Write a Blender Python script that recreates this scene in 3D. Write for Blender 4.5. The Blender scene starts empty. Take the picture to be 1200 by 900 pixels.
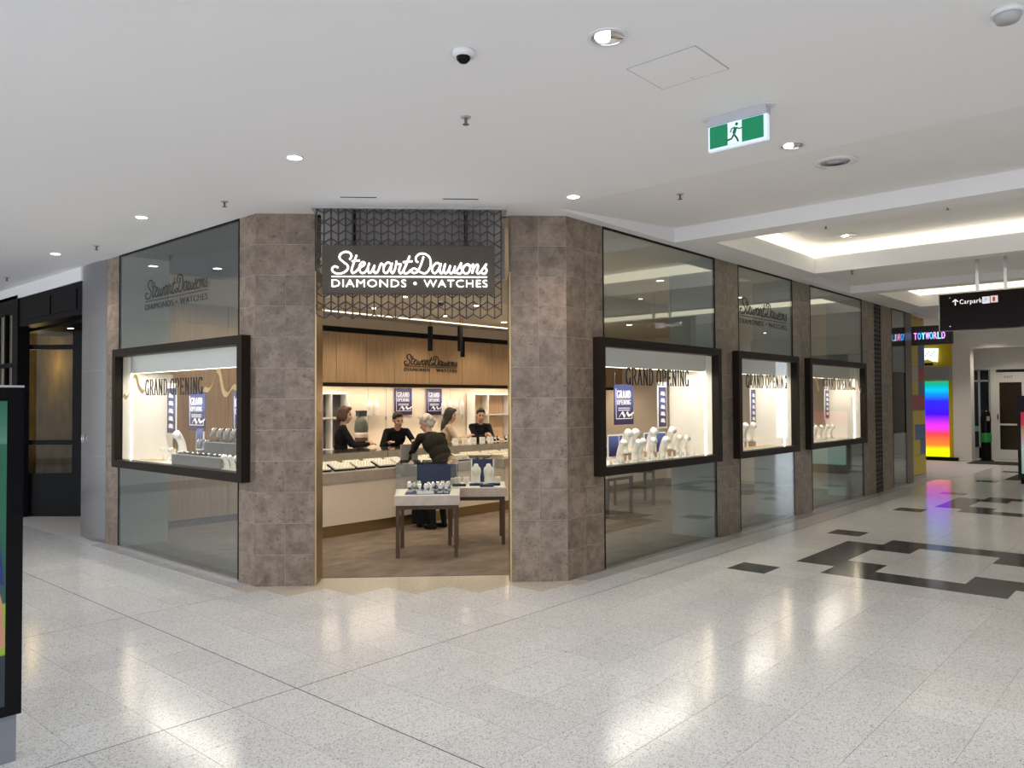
import bpy, math, random
import numpy as np
from mathutils import Vector, Matrix
random.seed(7)
SC = bpy.context.scene
COL = SC.collection
R2 = math.sqrt(2)
H = 3.373            # mall ceiling height

# ------------------------------------------------------------------ camera
def make_camera():
    yaw, pit, rol = (math.radians(a) for a in (41.728, 1.302, -0.286))
    f0 = Vector((math.cos(yaw), math.sin(yaw), 0)); rt = Vector((math.sin(yaw), -math.cos(yaw), 0)); up = Vector((0, 0, 1))
    fw = f0 * math.cos(pit) + up * math.sin(pit); u = up * math.cos(pit) - f0 * math.sin(pit)
    r = rt * math.cos(rol) + u * math.sin(rol); u2 = u * math.cos(rol) - rt * math.sin(rol)
    cd = bpy.data.cameras.new('camera'); cd.sensor_width = 36; cd.lens = 36 * 918.4 / 1200; cd.clip_end = 200
    c = bpy.data.objects.new('camera', cd); COL.objects.link(c)
    m = Matrix((r, u2, -fw)).transposed().to_4x4(); m.translation = (-3.742, -4.442, 1.65)
    c.matrix_world = m; SC.camera = c
    return c, fw, r, u2
CAM, FW, RT, UP = make_camera()
def in_view(p, m=0.05):
    d = Vector(p) - Vector((-3.742, -4.442, 1.65)); z = d.dot(FW)
    if z < 0.3: return False
    return abs(d.dot(RT) / z) < 600 / 918.4 + m and abs(d.dot(UP) / z) < 450 / 918.4 + m

# ------------------------------------------------------------------ world + exposure
W = bpy.data.worlds.new('world'); SC.world = W; W.use_nodes = True
bg = W.node_tree.nodes['Background']; bg.inputs[0].default_value = (0.86, 0.91, 1.0, 1); bg.inputs[1].default_value = 2.6
SC.view_settings.view_transform = 'Standard'; SC.view_settings.look = 'None'
SC.view_settings.exposure = 0.0; SC.view_settings.gamma = 1.0; SC.view_settings.use_curve_mapping = False

def lamp(name, typ, loc, energy, color=(1, .86, .7), parent=None, size=.1, angle=100, rot=None, size_y=None):
    ld = bpy.data.lights.new(name, typ); ld.energy = energy; ld.color = color
    if typ == 'SPOT': ld.spot_size = math.radians(angle); ld.spot_blend = .6; ld.shadow_soft_size = size
    elif typ == 'AREA':
        ld.size = size
        if size_y: ld.shape = 'RECTANGLE'; ld.size_y = size_y
    else: ld.shadow_soft_size = size
    o = bpy.data.objects.new(name, ld); COL.objects.link(o); o.location = loc
    if rot: o.rotation_euler = rot
    if parent: o.parent = parent
    return o

# ------------------------------------------------------------------ materials
MATS = {}
def nodes_of(name):
    m = bpy.data.materials.new(name); m.use_nodes = True; nt = m.node_tree
    return m, nt, nt.nodes['Principled BSDF']
def mat(name, col, rough=.5, metal=0, emit=0, ecol=None, noise=0, nscale=8, spec=.5, bump=0, stretch=None, rnd=0, coat=0):
    """principled material; noise = tone variation, rnd = variation from piece to piece"""
    if name in MATS: return MATS[name]
    m, nt, b = nodes_of(name); N = nt.nodes; L = nt.links
    b.inputs['Roughness'].default_value = rough; b.inputs['Metallic'].default_value = metal
    b.inputs['Specular IOR Level'].default_value = spec; b.inputs['Coat Weight'].default_value = coat
    b.inputs['Base Color'].default_value = (*col, 1)
    if emit:
        b.inputs['Emission Color'].default_value = (*(ecol or col), 1); b.inputs['Emission Strength'].default_value = emit
    if noise or rnd or bump:
        tc = N.new('ShaderNodeTexCoord'); oi = N.new('ShaderNodeObjectInfo')
        ad = N.new('ShaderNodeVectorMath'); ad.operation = 'MULTIPLY_ADD'
        mul = N.new('ShaderNodeMath'); mul.operation = 'MULTIPLY'; mul.inputs[1].default_value = 37.0
        L.new(oi.outputs['Random'], mul.inputs[0])
        L.new(tc.outputs['Object'], ad.inputs[0]); ad.inputs[1].default_value = stretch or (1, 1, 1); L.new(mul.outputs[0], ad.inputs[2])
        nz = N.new('ShaderNodeTexNoise'); nz.inputs['Scale'].default_value = nscale; nz.inputs['Detail'].default_value = 6
        L.new(ad.outputs[0], nz.inputs['Vector'])
        mr = N.new('ShaderNodeMapRange'); mr.inputs['To Min'].default_value = 1 - noise; mr.inputs['To Max'].default_value = 1 + noise
        mr.inputs['From Min'].default_value = .25; mr.inputs['From Max'].default_value = .75
        L.new(nz.outputs['Fac'], mr.inputs['Value'])
        mr2 = N.new('ShaderNodeMapRange'); mr2.inputs['To Min'].default_value = 1 - rnd; mr2.inputs['To Max'].default_value = 1 + rnd
        L.new(oi.outputs['Random'], mr2.inputs['Value'])
        mm = N.new('ShaderNodeMath'); mm.operation = 'MULTIPLY'; L.new(mr.outputs[0], mm.inputs[0]); L.new(mr2.outputs[0], mm.inputs[1])
        vm = N.new('ShaderNodeVectorMath'); vm.operation = 'SCALE'; vm.inputs[0].default_value = col; L.new(mm.outputs[0], vm.inputs['Scale'])
        L.new(vm.outputs[0], b.inputs['Base Color'])
        if bump:
            bp = N.new('ShaderNodeBump'); bp.inputs['Strength'].default_value = bump; bp.inputs['Distance'].default_value = .01
            L.new(nz.outputs['Fac'], bp.inputs['Height']); L.new(bp.outputs[0], b.inputs['Normal'])
    MATS[name] = m
    return m
def glass(name, tint=(.93, .96, .95), ior=1.6, extra=0.0):
    if name in MATS: return MATS[name]
    m = bpy.data.materials.new(name); m.use_nodes = True; nt = m.node_tree; N = nt.nodes; L = nt.links; N.clear()
    o = N.new('ShaderNodeOutputMaterial'); mx = N.new('ShaderNodeMixShader'); t = N.new('ShaderNodeBsdfTransparent'); g = N.new('ShaderNodeBsdfGlossy')
    g.inputs['Roughness'].default_value = 0.0; r0 = ((ior - 1) / (ior + 1)) ** 2
    geo = N.new('ShaderNodeNewGeometry'); dt = N.new('ShaderNodeVectorMath'); dt.operation = 'DOT_PRODUCT'; L.new(geo.outputs['Incoming'], dt.inputs[0]); L.new(geo.outputs['Normal'], dt.inputs[1])
    ab = N.new('ShaderNodeMath'); ab.operation = 'ABSOLUTE'; L.new(dt.outputs['Value'], ab.inputs[0])
    om = N.new('ShaderNodeMath'); om.operation = 'SUBTRACT'; om.inputs[0].default_value = 1; L.new(ab.outputs[0], om.inputs[1])
    pw = N.new('ShaderNodeMath'); pw.operation = 'POWER'; pw.inputs[1].default_value = 5; L.new(om.outputs[0], pw.inputs[0])
    fr = N.new('ShaderNodeMath'); fr.operation = 'MULTIPLY_ADD'; fr.inputs[1].default_value = 1 - r0; fr.inputs[2].default_value = r0; L.new(pw.outputs[0], fr.inputs[0])
    t.inputs[0].default_value = (*tint, 1); g.inputs[0].default_value = (.95, .98, 1, 1)
    ad = N.new('ShaderNodeMath'); ad.operation = 'ADD'; ad.inputs[1].default_value = extra; ad.use_clamp = True
    L.new(fr.outputs[0], ad.inputs[0]); L.new(ad.outputs[0], mx.inputs[0]); L.new(t.outputs[0], mx.inputs[1]); L.new(g.outputs[0], mx.inputs[2]); L.new(mx.outputs[0], o.inputs[0])
    MATS[name] = m
    return m
def speckled(name, base, specks, rough, rnd=.05, scale=185):
    """terrazzo: base tone with small darker and lighter chips"""
    m, nt, b = nodes_of(name); N = nt.nodes; L = nt.links
    tc = N.new('ShaderNodeTexCoord'); oi = N.new('ShaderNodeObjectInfo')
    geo = N.new('ShaderNodeNewGeometry')
    v = N.new('ShaderNodeTexVoronoi'); v.inputs['Scale'].default_value = scale; L.new(geo.outputs['Position'], v.inputs['Vector'])
    wn = N.new('ShaderNodeSeparateColor'); L.new(v.outputs['Color'], wn.inputs[0])
    r = N.new('ShaderNodeValToRGB'); r.color_ramp.interpolation = 'CONSTANT'; e = r.color_ramp.elements
    e[0].position = 0; e[0].color = (*specks[0], 1); e[1].position = .05; e[1].color = (*specks[1], 1)
    for p, c in ((.17, specks[2]), (.32, base), (.9, specks[3])):
        x = e.new(p); x.color = (*c, 1)
    L.new(wn.outputs[0], r.inputs[0])
    nz = N.new('ShaderNodeTexNoise'); nz.inputs['Scale'].default_value = 1.3; L.new(geo.outputs['Position'], nz.inputs['Vector'])
    mr = N.new('ShaderNodeMapRange'); mr.inputs['To Min'].default_value = .93; mr.inputs['To Max'].default_value = 1.06; L.new(nz.outputs['Fac'], mr.inputs[0])
    mr2 = N.new('ShaderNodeMapRange'); mr2.inputs['To Min'].default_value = 1 - rnd; mr2.inputs['To Max'].default_value = 1 + rnd * .6; L.new(oi.outputs['Random'], mr2.inputs[0])
    mm = N.new('ShaderNodeMath'); mm.operation = 'MULTIPLY'; L.new(mr.outputs[0], mm.inputs[0]); L.new(mr2.outputs[0], mm.inputs[1])
    vm = N.new('ShaderNodeVectorMath'); vm.operation = 'SCALE'; L.new(r.outputs[0], vm.inputs[0]); L.new(mm.outputs[0], vm.inputs['Scale']); L.new(vm.outputs[0], b.inputs['Base Color'])
    b.inputs['Roughness'].default_value = rough
    MATS[name] = m
    return m
def stone_mat(name, base, dark, light, rough=.4, rnd=.12):
    """fossil limestone: blotchy with dark pits"""
    m, nt, b = nodes_of(name); N = nt.nodes; L = nt.links
    tc = N.new('ShaderNodeTexCoord'); oi = N.new('ShaderNodeObjectInfo')
    mul = N.new('ShaderNodeMath'); mul.operation = 'MULTIPLY'; mul.inputs[1].default_value = 61.0; L.new(oi.outputs['Random'], mul.inputs[0])
    ad = N.new('ShaderNodeVectorMath'); ad.operation = 'ADD'; L.new(tc.outputs['Object'], ad.inputs[0]); L.new(mul.outputs[0], ad.inputs[1])
    n1 = N.new('ShaderNodeTexNoise'); n1.inputs['Scale'].default_value = 9; n1.inputs['Detail'].default_value = 8; n1.inputs['Roughness'].default_value = .65; L.new(ad.outputs[0], n1.inputs['Vector'])
    n2 = N.new('ShaderNodeTexNoise'); n2.inputs['Scale'].default_value = 34; n2.inputs['Detail'].default_value = 4; L.new(ad.outputs[0], n2.inputs['Vector'])
    r1 = N.new('ShaderNodeValToRGB'); e = r1.color_ramp.elements; e[0].position = .3; e[0].color = (*dark, 1); e[1].position = .62; e[1].color = (*light, 1); x = e.new(.47); x.color = (*base, 1)
    L.new(n1.outputs['Fac'], r1.inputs[0])
    r2 = N.new('ShaderNodeValToRGB'); e = r2.color_ramp.elements; e[0].position = .30; e[0].color = (.35, .33, .33, 1); e[1].position = .40; e[1].color = (1, 1, 1, 1); L.new(n2.outputs['Fac'], r2.inputs[0])
    mx = N.new('ShaderNodeMix'); mx.data_type = 'RGBA'; mx.blend_type = 'MULTIPLY'; mx.inputs[0].default_value = .8; L.new(r1.outputs[0], mx.inputs[6]); L.new(r2.outputs[0], mx.inputs[7])
    mr2 = N.new('ShaderNodeMapRange'); mr2.inputs['To Min'].default_value = 1 - rnd; mr2.inputs['To Max'].default_value = 1 + rnd; L.new(oi.outputs['Random'], mr2.inputs[0])
    vm = N.new('ShaderNodeVectorMath'); vm.operation = 'SCALE'; L.new(mx.outputs[2], vm.inputs[0]); L.new(mr2.outputs[0], vm.inputs['Scale']); L.new(vm.outputs[0], b.inputs['Base Color'])
    b.inputs['Roughness'].default_value = rough
    MATS[name] = m
    return m
def ramp_emit(name, stops, axis, lo, hi, strength, emit=True, rough=.4):
    """flat print or screen: colour stops along a local axis"""
    m, nt, b = nodes_of(name); N = nt.nodes; L = nt.links
    tc = N.new('ShaderNodeTexCoord'); sp = N.new('ShaderNodeSeparateXYZ'); L.new(tc.outputs['Object'], sp.inputs[0])
    mr = N.new('ShaderNodeMapRange'); mr.inputs['From Min'].default_value = lo; mr.inputs['From Max'].default_value = hi; L.new(sp.outputs[axis], mr.inputs[0])
    r = N.new('ShaderNodeValToRGB'); e = r.color_ramp.elements
    e[0].position = stops[0][0]; e[0].color = (*stops[0][1], 1); e[1].position = stops[-1][0]; e[1].color = (*stops[-1][1], 1)
    for p, c in stops[1:-1]:
        x = e.new(p); x.color = (*c, 1)
    L.new(mr.outputs[0], r.inputs[0]); L.new(r.outputs[0], b.inputs['Base Color'])
    if emit: L.new(r.outputs[0], b.inputs['Emission Color']); b.inputs['Emission Strength'].default_value = strength
    b.inputs['Roughness'].default_value = rough
    MATS[name] = m
    return m

terrazzo = speckled('terrazzo', (.71, .71, .70), ((.30, .29, .28), (.48, .48, .47), (.62, .62, .61), (.77, .77, .76)), .16)
terrazzo_dark = speckled('terrazzo_dark', (.060, .060, .062), ((.02, .02, .02), (.04, .04, .04), (.05, .05, .05), (.10, .10, .10)), .14)
threshold_stone = speckled('threshold_stone', (.62, .56, .45), ((.4, .35, .28), (.5, .45, .36), (.55, .5, .4), (.66, .6, .5)), .16)
grout = mat('grout', (.46, .45, .43), .6); joint_dark = mat('joint_dark', (.02, .02, .02), .6)
stone = stone_mat('fossil_stone', (.200, .150, .110), (.122, .090, .064), (.275, .213, .162))
stone_warm = stone_mat('vein_stone', (.205, .165, .118), (.145, .114, .080), (.265, .218, .160))
stone_strip = mat('stone_strip', (.42, .41, .40), .2, noise=.12, nscale=5)
ceil_white = mat('ceiling_paint', (.86, .85, .85), .75)
wall_white = mat('wall_paint', (.70, .68, .64), .6)
cream = mat('cream_panel', (.74, .64, .52), .5, noise=.03, nscale=2)
shop_ceil = mat('shop_ceiling_paint', (.72, .66, .58), .7)
wood = mat('oak_veneer', (.40, .265, .150), .45, noise=.22, nscale=5, stretch=(9, 9, .5))
dark_bronze = mat('dark_bronze', (.018, .012, .008), .45, spec=.14)
black = mat('black_metal', (.0055, .0055, .006), .5, spec=.12)
black_gloss = mat('black_gloss', (.005, .005, .006), .15, spec=.15)
brass = mat('brass', (.42, .30, .15), .32, metal=.9)
steel = mat('brushed_steel', (.40, .40, .42), .22, metal=1, noise=.10, nscale=30, stretch=(30, 30, .4))
silver = mat('silver_metal', (.65, .65, .66), .25, metal=1)
chrome = mat('chrome', (.8, .8, .82), .08, metal=1)
white_plastic = mat('white_plastic', (.75, .75, .75), .4)
white_satin = mat('white_satin', (.78, .76, .72), .45)
grey_panel = mat('grey_panel', (.42, .42, .42), .5)
grey_suede = mat('grey_suede', (.17, .155, .145), .8, noise=.1)
carpet = mat('carpet', (.165, .128, .098), .95, noise=.35, nscale=3.5, stretch=(1, 2.2, 1), bump=.4)
shop_glass = glass('shop_glass', (.80, .85, .84), 1.62, .065)
case_glass = glass('case_glass', (.97, .985, .98), 1.22)
dark_glass = glass('dark_glass', (.62, .58, .45), 1.25)
navy = mat('navy_fabric', (.008, .013, .06), .8, spec=.1)
gold = mat('gold', (.75, .52, .2), .28, metal=1)
vinyl_black = mat('vinyl_black', (.02, .018, .018), .5)
vinyl_gold = mat('vinyl_gold', (.62, .46, .22), .45)
table_stone = mat('table_stone', (.36, .31, .26), .5, noise=.12, nscale=10)
table_wood = mat('table_wood', (.10, .062, .038), .5, spec=.2, noise=.2, nscale=8, stretch=(6, 6, .6))
white_print = mat('white_print', (.8, .8, .85), .6)
skin = mat('skin', (.52, .30, .21), .5)
black_cloth = mat('black_cloth', (.010, .010, .012), .85, spec=.1)
coat_cloth = mat('coat_cloth', (.020, .018, .015), .9, spec=.1)
beige_cloth = mat('beige_cloth', (.42, .33, .22), .85)
trouser = mat('trouser_cloth', (.012, .012, .016), .85, spec=.1)
hair_brown = mat('hair_brown', (.075, .030, .014), .5); hair_black = mat('hair_black', (.012, .009, .008), .45); hair_white = mat('hair_white', (.50, .45, .38), .6)
eye_dark = mat('eye_dark', (.01, .008, .008), .2); lip = mat('lip', (.38, .14, .12), .5)
sign_white = mat('sign_white', (1, 1, 1), .5, emit=3.2, ecol=(.93, .97, 1.0))
led_warm = mat('led_warm', (1, .9, .75), .5, emit=14, ecol=(1, .84, .62))
led_soft = mat('led_soft', (1, .9, .75), .5, emit=2.2, ecol=(1, .84, .62))
cove_emit = mat('cove_emit', (1, .95, .8), .5, emit=1.6, ecol=(1, .90, .68))
lamp_emit = mat('lamp_emit', (1, 1, 1), .5, emit=22, ecol=(1, .97, .92))
lamp_emit_warm = mat('lamp_emit_warm', (1, 1, 1), .5, emit=20, ecol=(1, .9, .76))
poster_blue = ramp_emit('poster_print', [(0, (.028, .008, .06)), (.3, (.018, .012, .08)), (.62, (.06, .075, .26)), (1, (.012, .016, .10))], 2, 0, .46, 0, emit=False)
card_blue = ramp_emit('card_print', [(0, (.012, .01, .05)), (.5, (.025, .03, .15)), (1, (.08, .12, .35))], 2, 0, .2, 0, emit=False)

# ------------------------------------------------------------------ mesh builder
class MB:
    def __init__(s): s.v = []; s.f = []; s.m = []; s.k = 0
    def add(s, vs, fs):
        o = len(s.v); s.v += [tuple(p) for p in vs]; s.f += [tuple(i + o for i in q) for q in fs]; s.m += [s.k] * len(fs); return s
    def box(s, a, b):
        x0, y0, z0 = (min(p, q) for p, q in zip(a, b)); x1, y1, z1 = (max(p, q) for p, q in zip(a, b))
        return s.add([(x0, y0, z0), (x1, y0, z0), (x1, y1, z0), (x0, y1, z0), (x0, y0, z1), (x1, y0, z1), (x1, y1, z1), (x0, y1, z1)],
                     [(0, 3, 2, 1), (4, 5, 6, 7), (0, 1, 5, 4), (1, 2, 6, 5), (2, 3, 7, 6), (3, 0, 4, 7)])
    def prism(s, pts, z0, z1):
        n = len(pts); vs = [(p[0], p[1], z0) for p in pts] + [(p[0], p[1], z1) for p in pts]
        return s.add(vs, [tuple(range(n - 1, -1, -1)), tuple(range(n, 2 * n))] + [(i, (i + 1) % n, (i + 1) % n + n, i + n) for i in range(n)])
    def extr_uz(s, pts, y0, y1):
        """outline in the x-z plane, extruded along y"""
        n = len(pts); vs = [(p[0], y0, p[1]) for p in pts] + [(p[0], y1, p[1]) for p in pts]
        return s.add(vs, [tuple(range(n)), tuple(range(2 * n - 1, n - 1, -1))] + [(i, i + n, (i + 1) % n + n, (i + 1) % n) for i in range(n)])
    def lathe(s, prof, c=(0, 0, 0), n=16, sx=1, sy=1):
        vs = []; fs = []; m = len(prof)
        for i in range(n):
            a = 2 * math.pi * i / n
            vs += [(c[0] + r * math.cos(a) * sx, c[1] + r * math.sin(a) * sy, c[2] + z) for r, z in prof]
        for i in range(n):
            j = (i + 1) % n
            fs += [(i * m + k, j * m + k, j * m + k + 1, i * m + k + 1) for k in range(m - 1)]
        return s.add(vs, fs)
    def tube(s, pts, r, n=6, sv=1.0, closed=False):
        """tube along a path; r a number or list; sv squashes it along y"""
        pts = [Vector(p) for p in pts]; m = len(pts); rs = r if isinstance(r, (list, tuple)) else [r] * m
        vs = []; ref = Vector((0, 1, 0)); tan0 = None
        for i, p in enumerate(pts):
            a = pts[max(i - 1, 0)]; b = pts[min(i + 1, m - 1)]; t = (b - a)
            t = t.normalized() if t.length > 1e-9 else Vector((0, 0, 1))
            rf = ref if abs(t.dot(ref)) < .9 else Vector((1, 0, 0))
            u = t.cross(rf).normalized(); w = u.cross(t).normalized()
            for k in range(n):
                an = 2 * math.pi * k / n + math.pi / n; d = u * math.cos(an) * rs[i] + w * math.sin(an) * rs[i]
                vs.append((p.x + d.x, p.y + d.y * sv, p.z + d.z))
        fs = [(i * n + k, i * n + (k + 1) % n, (i + 1) * n + (k + 1) % n, (i + 1) * n + k) for i in range(m - 1) for k in range(n)]
        fs += [tuple(range(n - 1, -1, -1)), tuple((m - 1) * n + k for k in range(n))]
        return s.add(vs, fs)
    def ball(s, c, r, n=12, m=8):
        rx, ry, rz = r if isinstance(r, (list, tuple)) else (r, r, r)
        vs = [(c[0], c[1], c[2] - rz)]; fs = []
        for j in range(1, m):
            p = -math.pi / 2 + math.pi * j / m
            vs += [(c[0] + rx * math.cos(p) * math.cos(2 * math.pi * i / n), c[1] + ry * math.cos(p) * math.sin(2 * math.pi * i / n), c[2] + rz * math.sin(p)) for i in range(n)]
        vs.append((c[0], c[1], c[2] + rz)); T = len(vs) - 1
        for i in range(n):
            k = (i + 1) % n
            fs.append((0, 1 + k, 1 + i)); fs.append((T, 1 + (m - 2) * n + i, 1 + (m - 2) * n + k))
            fs += [(1 + j * n + i, 1 + j * n + k, 1 + (j + 1) * n + k, 1 + (j + 1) * n + i) for j in range(m - 2)]
        return s.add(vs, fs)
    def mesh(s, name, mats, smooth=False):
        me = bpy.data.meshes.new(name); me.from_pydata(s.v, [], s.f)
        for q in (mats if isinstance(mats, (list, tuple)) else [mats]): me.materials.append(q)
        if any(s.m): me.polygons.foreach_set('material_index', s.m)
        if smooth: me.polygons.foreach_set('use_smooth', [True] * len(me.polygons))
        me.update(); return me
    def obj(s, name, mats, parent=None, smooth=False): return place(s.mesh(name, mats, smooth), name, parent)
def place(me, name, parent=None, loc=(0, 0, 0), rot=(0, 0, 0)):
    o = bpy.data.objects.new(name, me); COL.objects.link(o); o.location = loc; o.rotation_euler = rot
    if parent: o.parent = parent
    return o
def tag(o, label, cat, group=None):
    o['label'] = label; o['category'] = cat
    if group: o['group'] = group
    return o
def thing(name, label, cat, loc=(0, 0, 0), rotz=0, group=None):
    o = bpy.data.objects.new(name, None); COL.objects.link(o); o.empty_display_size = .1
    o.location = loc; o.rotation_euler = (0, 0, rotz); return tag(o, label, cat, group)
def struct(o): o['kind'] = 'structure'; return o
def stuff(o): o['kind'] = 'stuff'; return o
def sempty(name, loc=(0, 0, 0), rotz=0):
    o = bpy.data.objects.new(name, None); COL.objects.link(o); o.location = loc; o.rotation_euler = (0, 0, rotz); o.empty_display_size = .1
    return struct(o)
def dup(root, loc, rotz=None, label=None):
    r = root.copy(); COL.objects.link(r); r.location = loc
    if rotz is not None: r.rotation_euler = (0, 0, rotz)
    if label: r['label'] = label
    for ch in list(root.children):
        c = ch.copy(); COL.objects.link(c); c.parent = r
        for g in list(ch.children):
            d = g.copy(); COL.objects.link(d); d.parent = c
    return r
def smooth_path(pts, n=5):
    P = [Vector(p) for p in pts]; P = [2 * P[0] - P[1]] + P + [2 * P[-1] - P[-2]]; out = []
    for i in range(1, len(P) - 2):
        for k in range(n):
            t = k / n; a, b, c, d = P[i - 1], P[i], P[i + 1], P[i + 2]
            out.append(.5 * ((2 * b) + (c - a) * t + (2 * a - 5 * b + 4 * c - d) * t * t + (3 * b - a - 3 * c + d) * t ** 3))
    out.append(P[-2]); return out

# ------------------------------------------------------------------ lettering
SCRIPT = [  # strokes of the handwritten shop name: x to the right, y down
 [(232, 362), (244, 342), (233, 322), (206, 316), (178, 332), (175, 356), (198, 378), (220, 396), (222, 417), (200, 438), (166, 446), (137, 436), (130, 416), (146, 402), (166, 410)],
 [(274, 335), (258, 378), (244, 425), (250, 442), (268, 434), (288, 414), (312, 398), (322, 384), (310, 376), (294, 392), (289, 418), (302, 441), (322, 437), (338, 414), (348, 382), (340, 414), (346, 440), (362, 432), (380, 394), (373, 420), (382, 442), (399, 430), (414, 390), (424, 386), (434, 404)],
 [(245, 372), (292, 367)],
 [(476, 387), (456, 378), (437, 398), (432, 430), (448, 441), (468, 416), (482, 382), (474, 422), (484, 442), (496, 425), (505, 392), (508, 370), (512, 386), (534, 388), (526, 410), (523, 432), (532, 442), (546, 430), (560, 400), (586, 338), (568, 386), (552, 424), (557, 443), (577, 438), (594, 420)],
 [(546, 376), (602, 370)],
 [(668, 342), (652, 392), (632, 430), (612, 441), (598, 432), (603, 415), (622, 416), (648, 434), (676, 442), (700, 420), (711, 382), (702, 345), (676, 326), (645, 326), (624, 345), (624, 368), (636, 376)],
 [(768, 388), (746, 379), (724, 400), (719, 430), (736, 441), (756, 418), (771, 384), (763, 422), (772, 442), (786, 424), (797, 384), (787, 415), (794, 440), (810, 433), (827, 394), (820, 425), (830, 442), (845, 428), (855, 398)],
 [(850, 441), (872, 414), (892, 378), (888, 402), (897, 424), (884, 443), (862, 437)], 
 [(897, 424), (910, 398), (930, 386), (944, 398), (940, 428), (920, 443), (902, 430), (905, 402), (926, 390), (950, 400), (964, 386), (956, 441), (966, 412), (986, 387), (992, 402), (984, 432), (994, 442), (1012, 424), (1042, 384), (1034, 404), (1043, 424), (1031, 443), (1010, 437)],
]
def script_logo(mb, x0, z0, width, r, v0, sv):
    """shop name in script with its underline; z0 is the underline's height"""
    k = width / 917.0
    for st in SCRIPT:
        mb.tube(smooth_path([((x - 128) * k + x0, v0, (463 - y) * k + z0) for x, y in st], 4), r, 6, sv)
    mb.box((x0, v0 - r * sv, z0 - r * .45), (x0 + width, v0 + r * sv, z0 + r * .45))
FONT_CACHE = {}
def font_geo(body):
    if body not in FONT_CACHE:
        c = bpy.data.curves.new('t', 'FONT'); c.body = body; c.extrude = .5; c.resolution_u = 3; c.offset = -.012; c.space_character = 1.12
        o = bpy.data.objects.new('t', c); COL.objects.link(o); dg = bpy.context.evaluated_depsgraph_get(); dg.update()
        me = bpy.data.meshes.new_from_object(o.evaluated_get(dg)); vs = [tuple(v.co) for v in me.vertices]; fs = [tuple(p.vertices) for p in me.polygons]
        bpy.data.objects.remove(o); bpy.data.curves.remove(c); bpy.data.meshes.remove(me)
        xs = [v[0] for v in vs]; ys = [v[1] for v in vs]
        FONT_CACHE[body] = ([((v[0] - min(xs)) / (max(xs) - min(xs)), (v[1] - min(ys)) / (max(ys) - min(ys)), v[2]) for v in vs], fs)
    return FONT_CACHE[body]
def text(mb, body, x0, z0, w, h, v0, th):
    vs, fs = font_geo(body)
    mb.add([(x0 + a * w, v0 - c * th, z0 + b * h) for a, b, c in vs], fs)
def arc(cx, cz, rx, rz, a0, a1, n=12):
    return [(cx + rx * math.cos(math.radians(a0 + (a1 - a0) * i / n)), cz + rz * math.sin(math.radians(a0 + (a1 - a0) * i / n))) for i in range(n + 1)]
SERIF = {
 'G': [arc(.23, .5, .19, .48, 50, 330), [(.39, .02), (.39, .42)], [(.30, .43), (.47, .43)], [(.36, .98), (.36, .80)]],
 'R': [[(.09, 0), (.09, 1)], [(.0, .985), (.22, .985)] + arc(.22, .745, .15, .24, 90, -90), [(.22, .505), (.09, .505)], [(.24, .5), (.40, .02)], [(0, .015), (.19, .015)], [(.34, .015), (.48, .015)]],
 'A': [[(.05, .02), (.235, 1)], [(.215, 1), (.40, .02)], [(.11, .36), (.34, .36)], [(-.02, .015), (.13, .015)], [(.31, .015), (.48, .015)]],
 'N': [[(.08, 0), (.08, 1)], [(.08, 1), (.38, 0)], [(.38, 0), (.38, 1)], [(0, .015), (.16, .015)], [(0, .985), (.13, .985)], [(.31, .985), (.46, .985)]],
 'D': [[(.09, 0), (.09, 1)], [(0, .985), (.18, .985)] + arc(.18, .5, .22, .485, 90, -90, 16) + [(0, .015)]],
 'O': [arc(.22, .5, .19, .48, 0, 360, 20)],
 'P': [[(.09, 0), (.09, 1)], [(.0, .985), (.22, .985)] + arc(.22, .735, .16, .25, 90, -90) + [(.09, .485)], [(0, .015), (.2, .015)]],
 'E': [[(.09, 0), (.09, 1)], [(0, .985), (.36, .985)], [(.36, 1), (.36, .84)], [(0, .015), (.38, .015)], [(.38, 0), (.38, .17)], [(.09, .5), (.28, .5)], [(.28, .58), (.28, .42)]],
 'I': [[(.12, 0), (.12, 1)], [(.03, .015), (.21, .015)], [(.03, .985), (.21, .985)]],
}
def serif_text(mb, body, x0, z0, w, h, v0, th, thick=.085, thin=.022):
    """condensed serif capitals, thick uprights and hairline horizontals"""
    adv = {'I': .30, ' ': .26}; tot = sum(adv.get(c, .54) for c in body); k = w / tot; x = x0
    for c in body:
        for st in SERIF.get(c, []):
            for (a, b), (d, e) in zip(st[:-1], st[1:]):
                dx, dz = (d - a) * k, (e - b) * h; l = math.hypot(dx, dz)
                if l < 1e-9: continue
                wd = k * (thin + (thick - thin) * abs(dz) / l) * .5 * 1.25
                nx, nz = -dz / l * wd, dx / l * wd; ex, ez = dx / l * wd * .15, dz / l * wd * .15
                A = (x + a * k - ex, z0 + b * h - ez); B = (x + d * k + ex, z0 + e * h + ez)
                mb.extr_uz([(A[0] - nx, A[1] - nz), (B[0] - nx, B[1] - nz), (B[0] + nx, B[1] + nz), (A[0] + nx, A[1] + nz)], v0, v0 + th)
        x += adv.get(c, .54) * k
def ribbon(mb, pts, w, v0, th):
    """flat ribbon following points in the x-z plane"""
    P = smooth_path([(a, 0, b) for a, b in pts], 6)
    for a, b in zip(P[:-1], P[1:]):
        mb.extr_uz([(a.x - w * .35, a.z - w * .5), (b.x - w * .35, b.z - w * .5), (b.x + w * .35, b.z + w * .5), (a.x + w * .35, a.z + w * .5)], v0, v0 + th)

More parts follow.
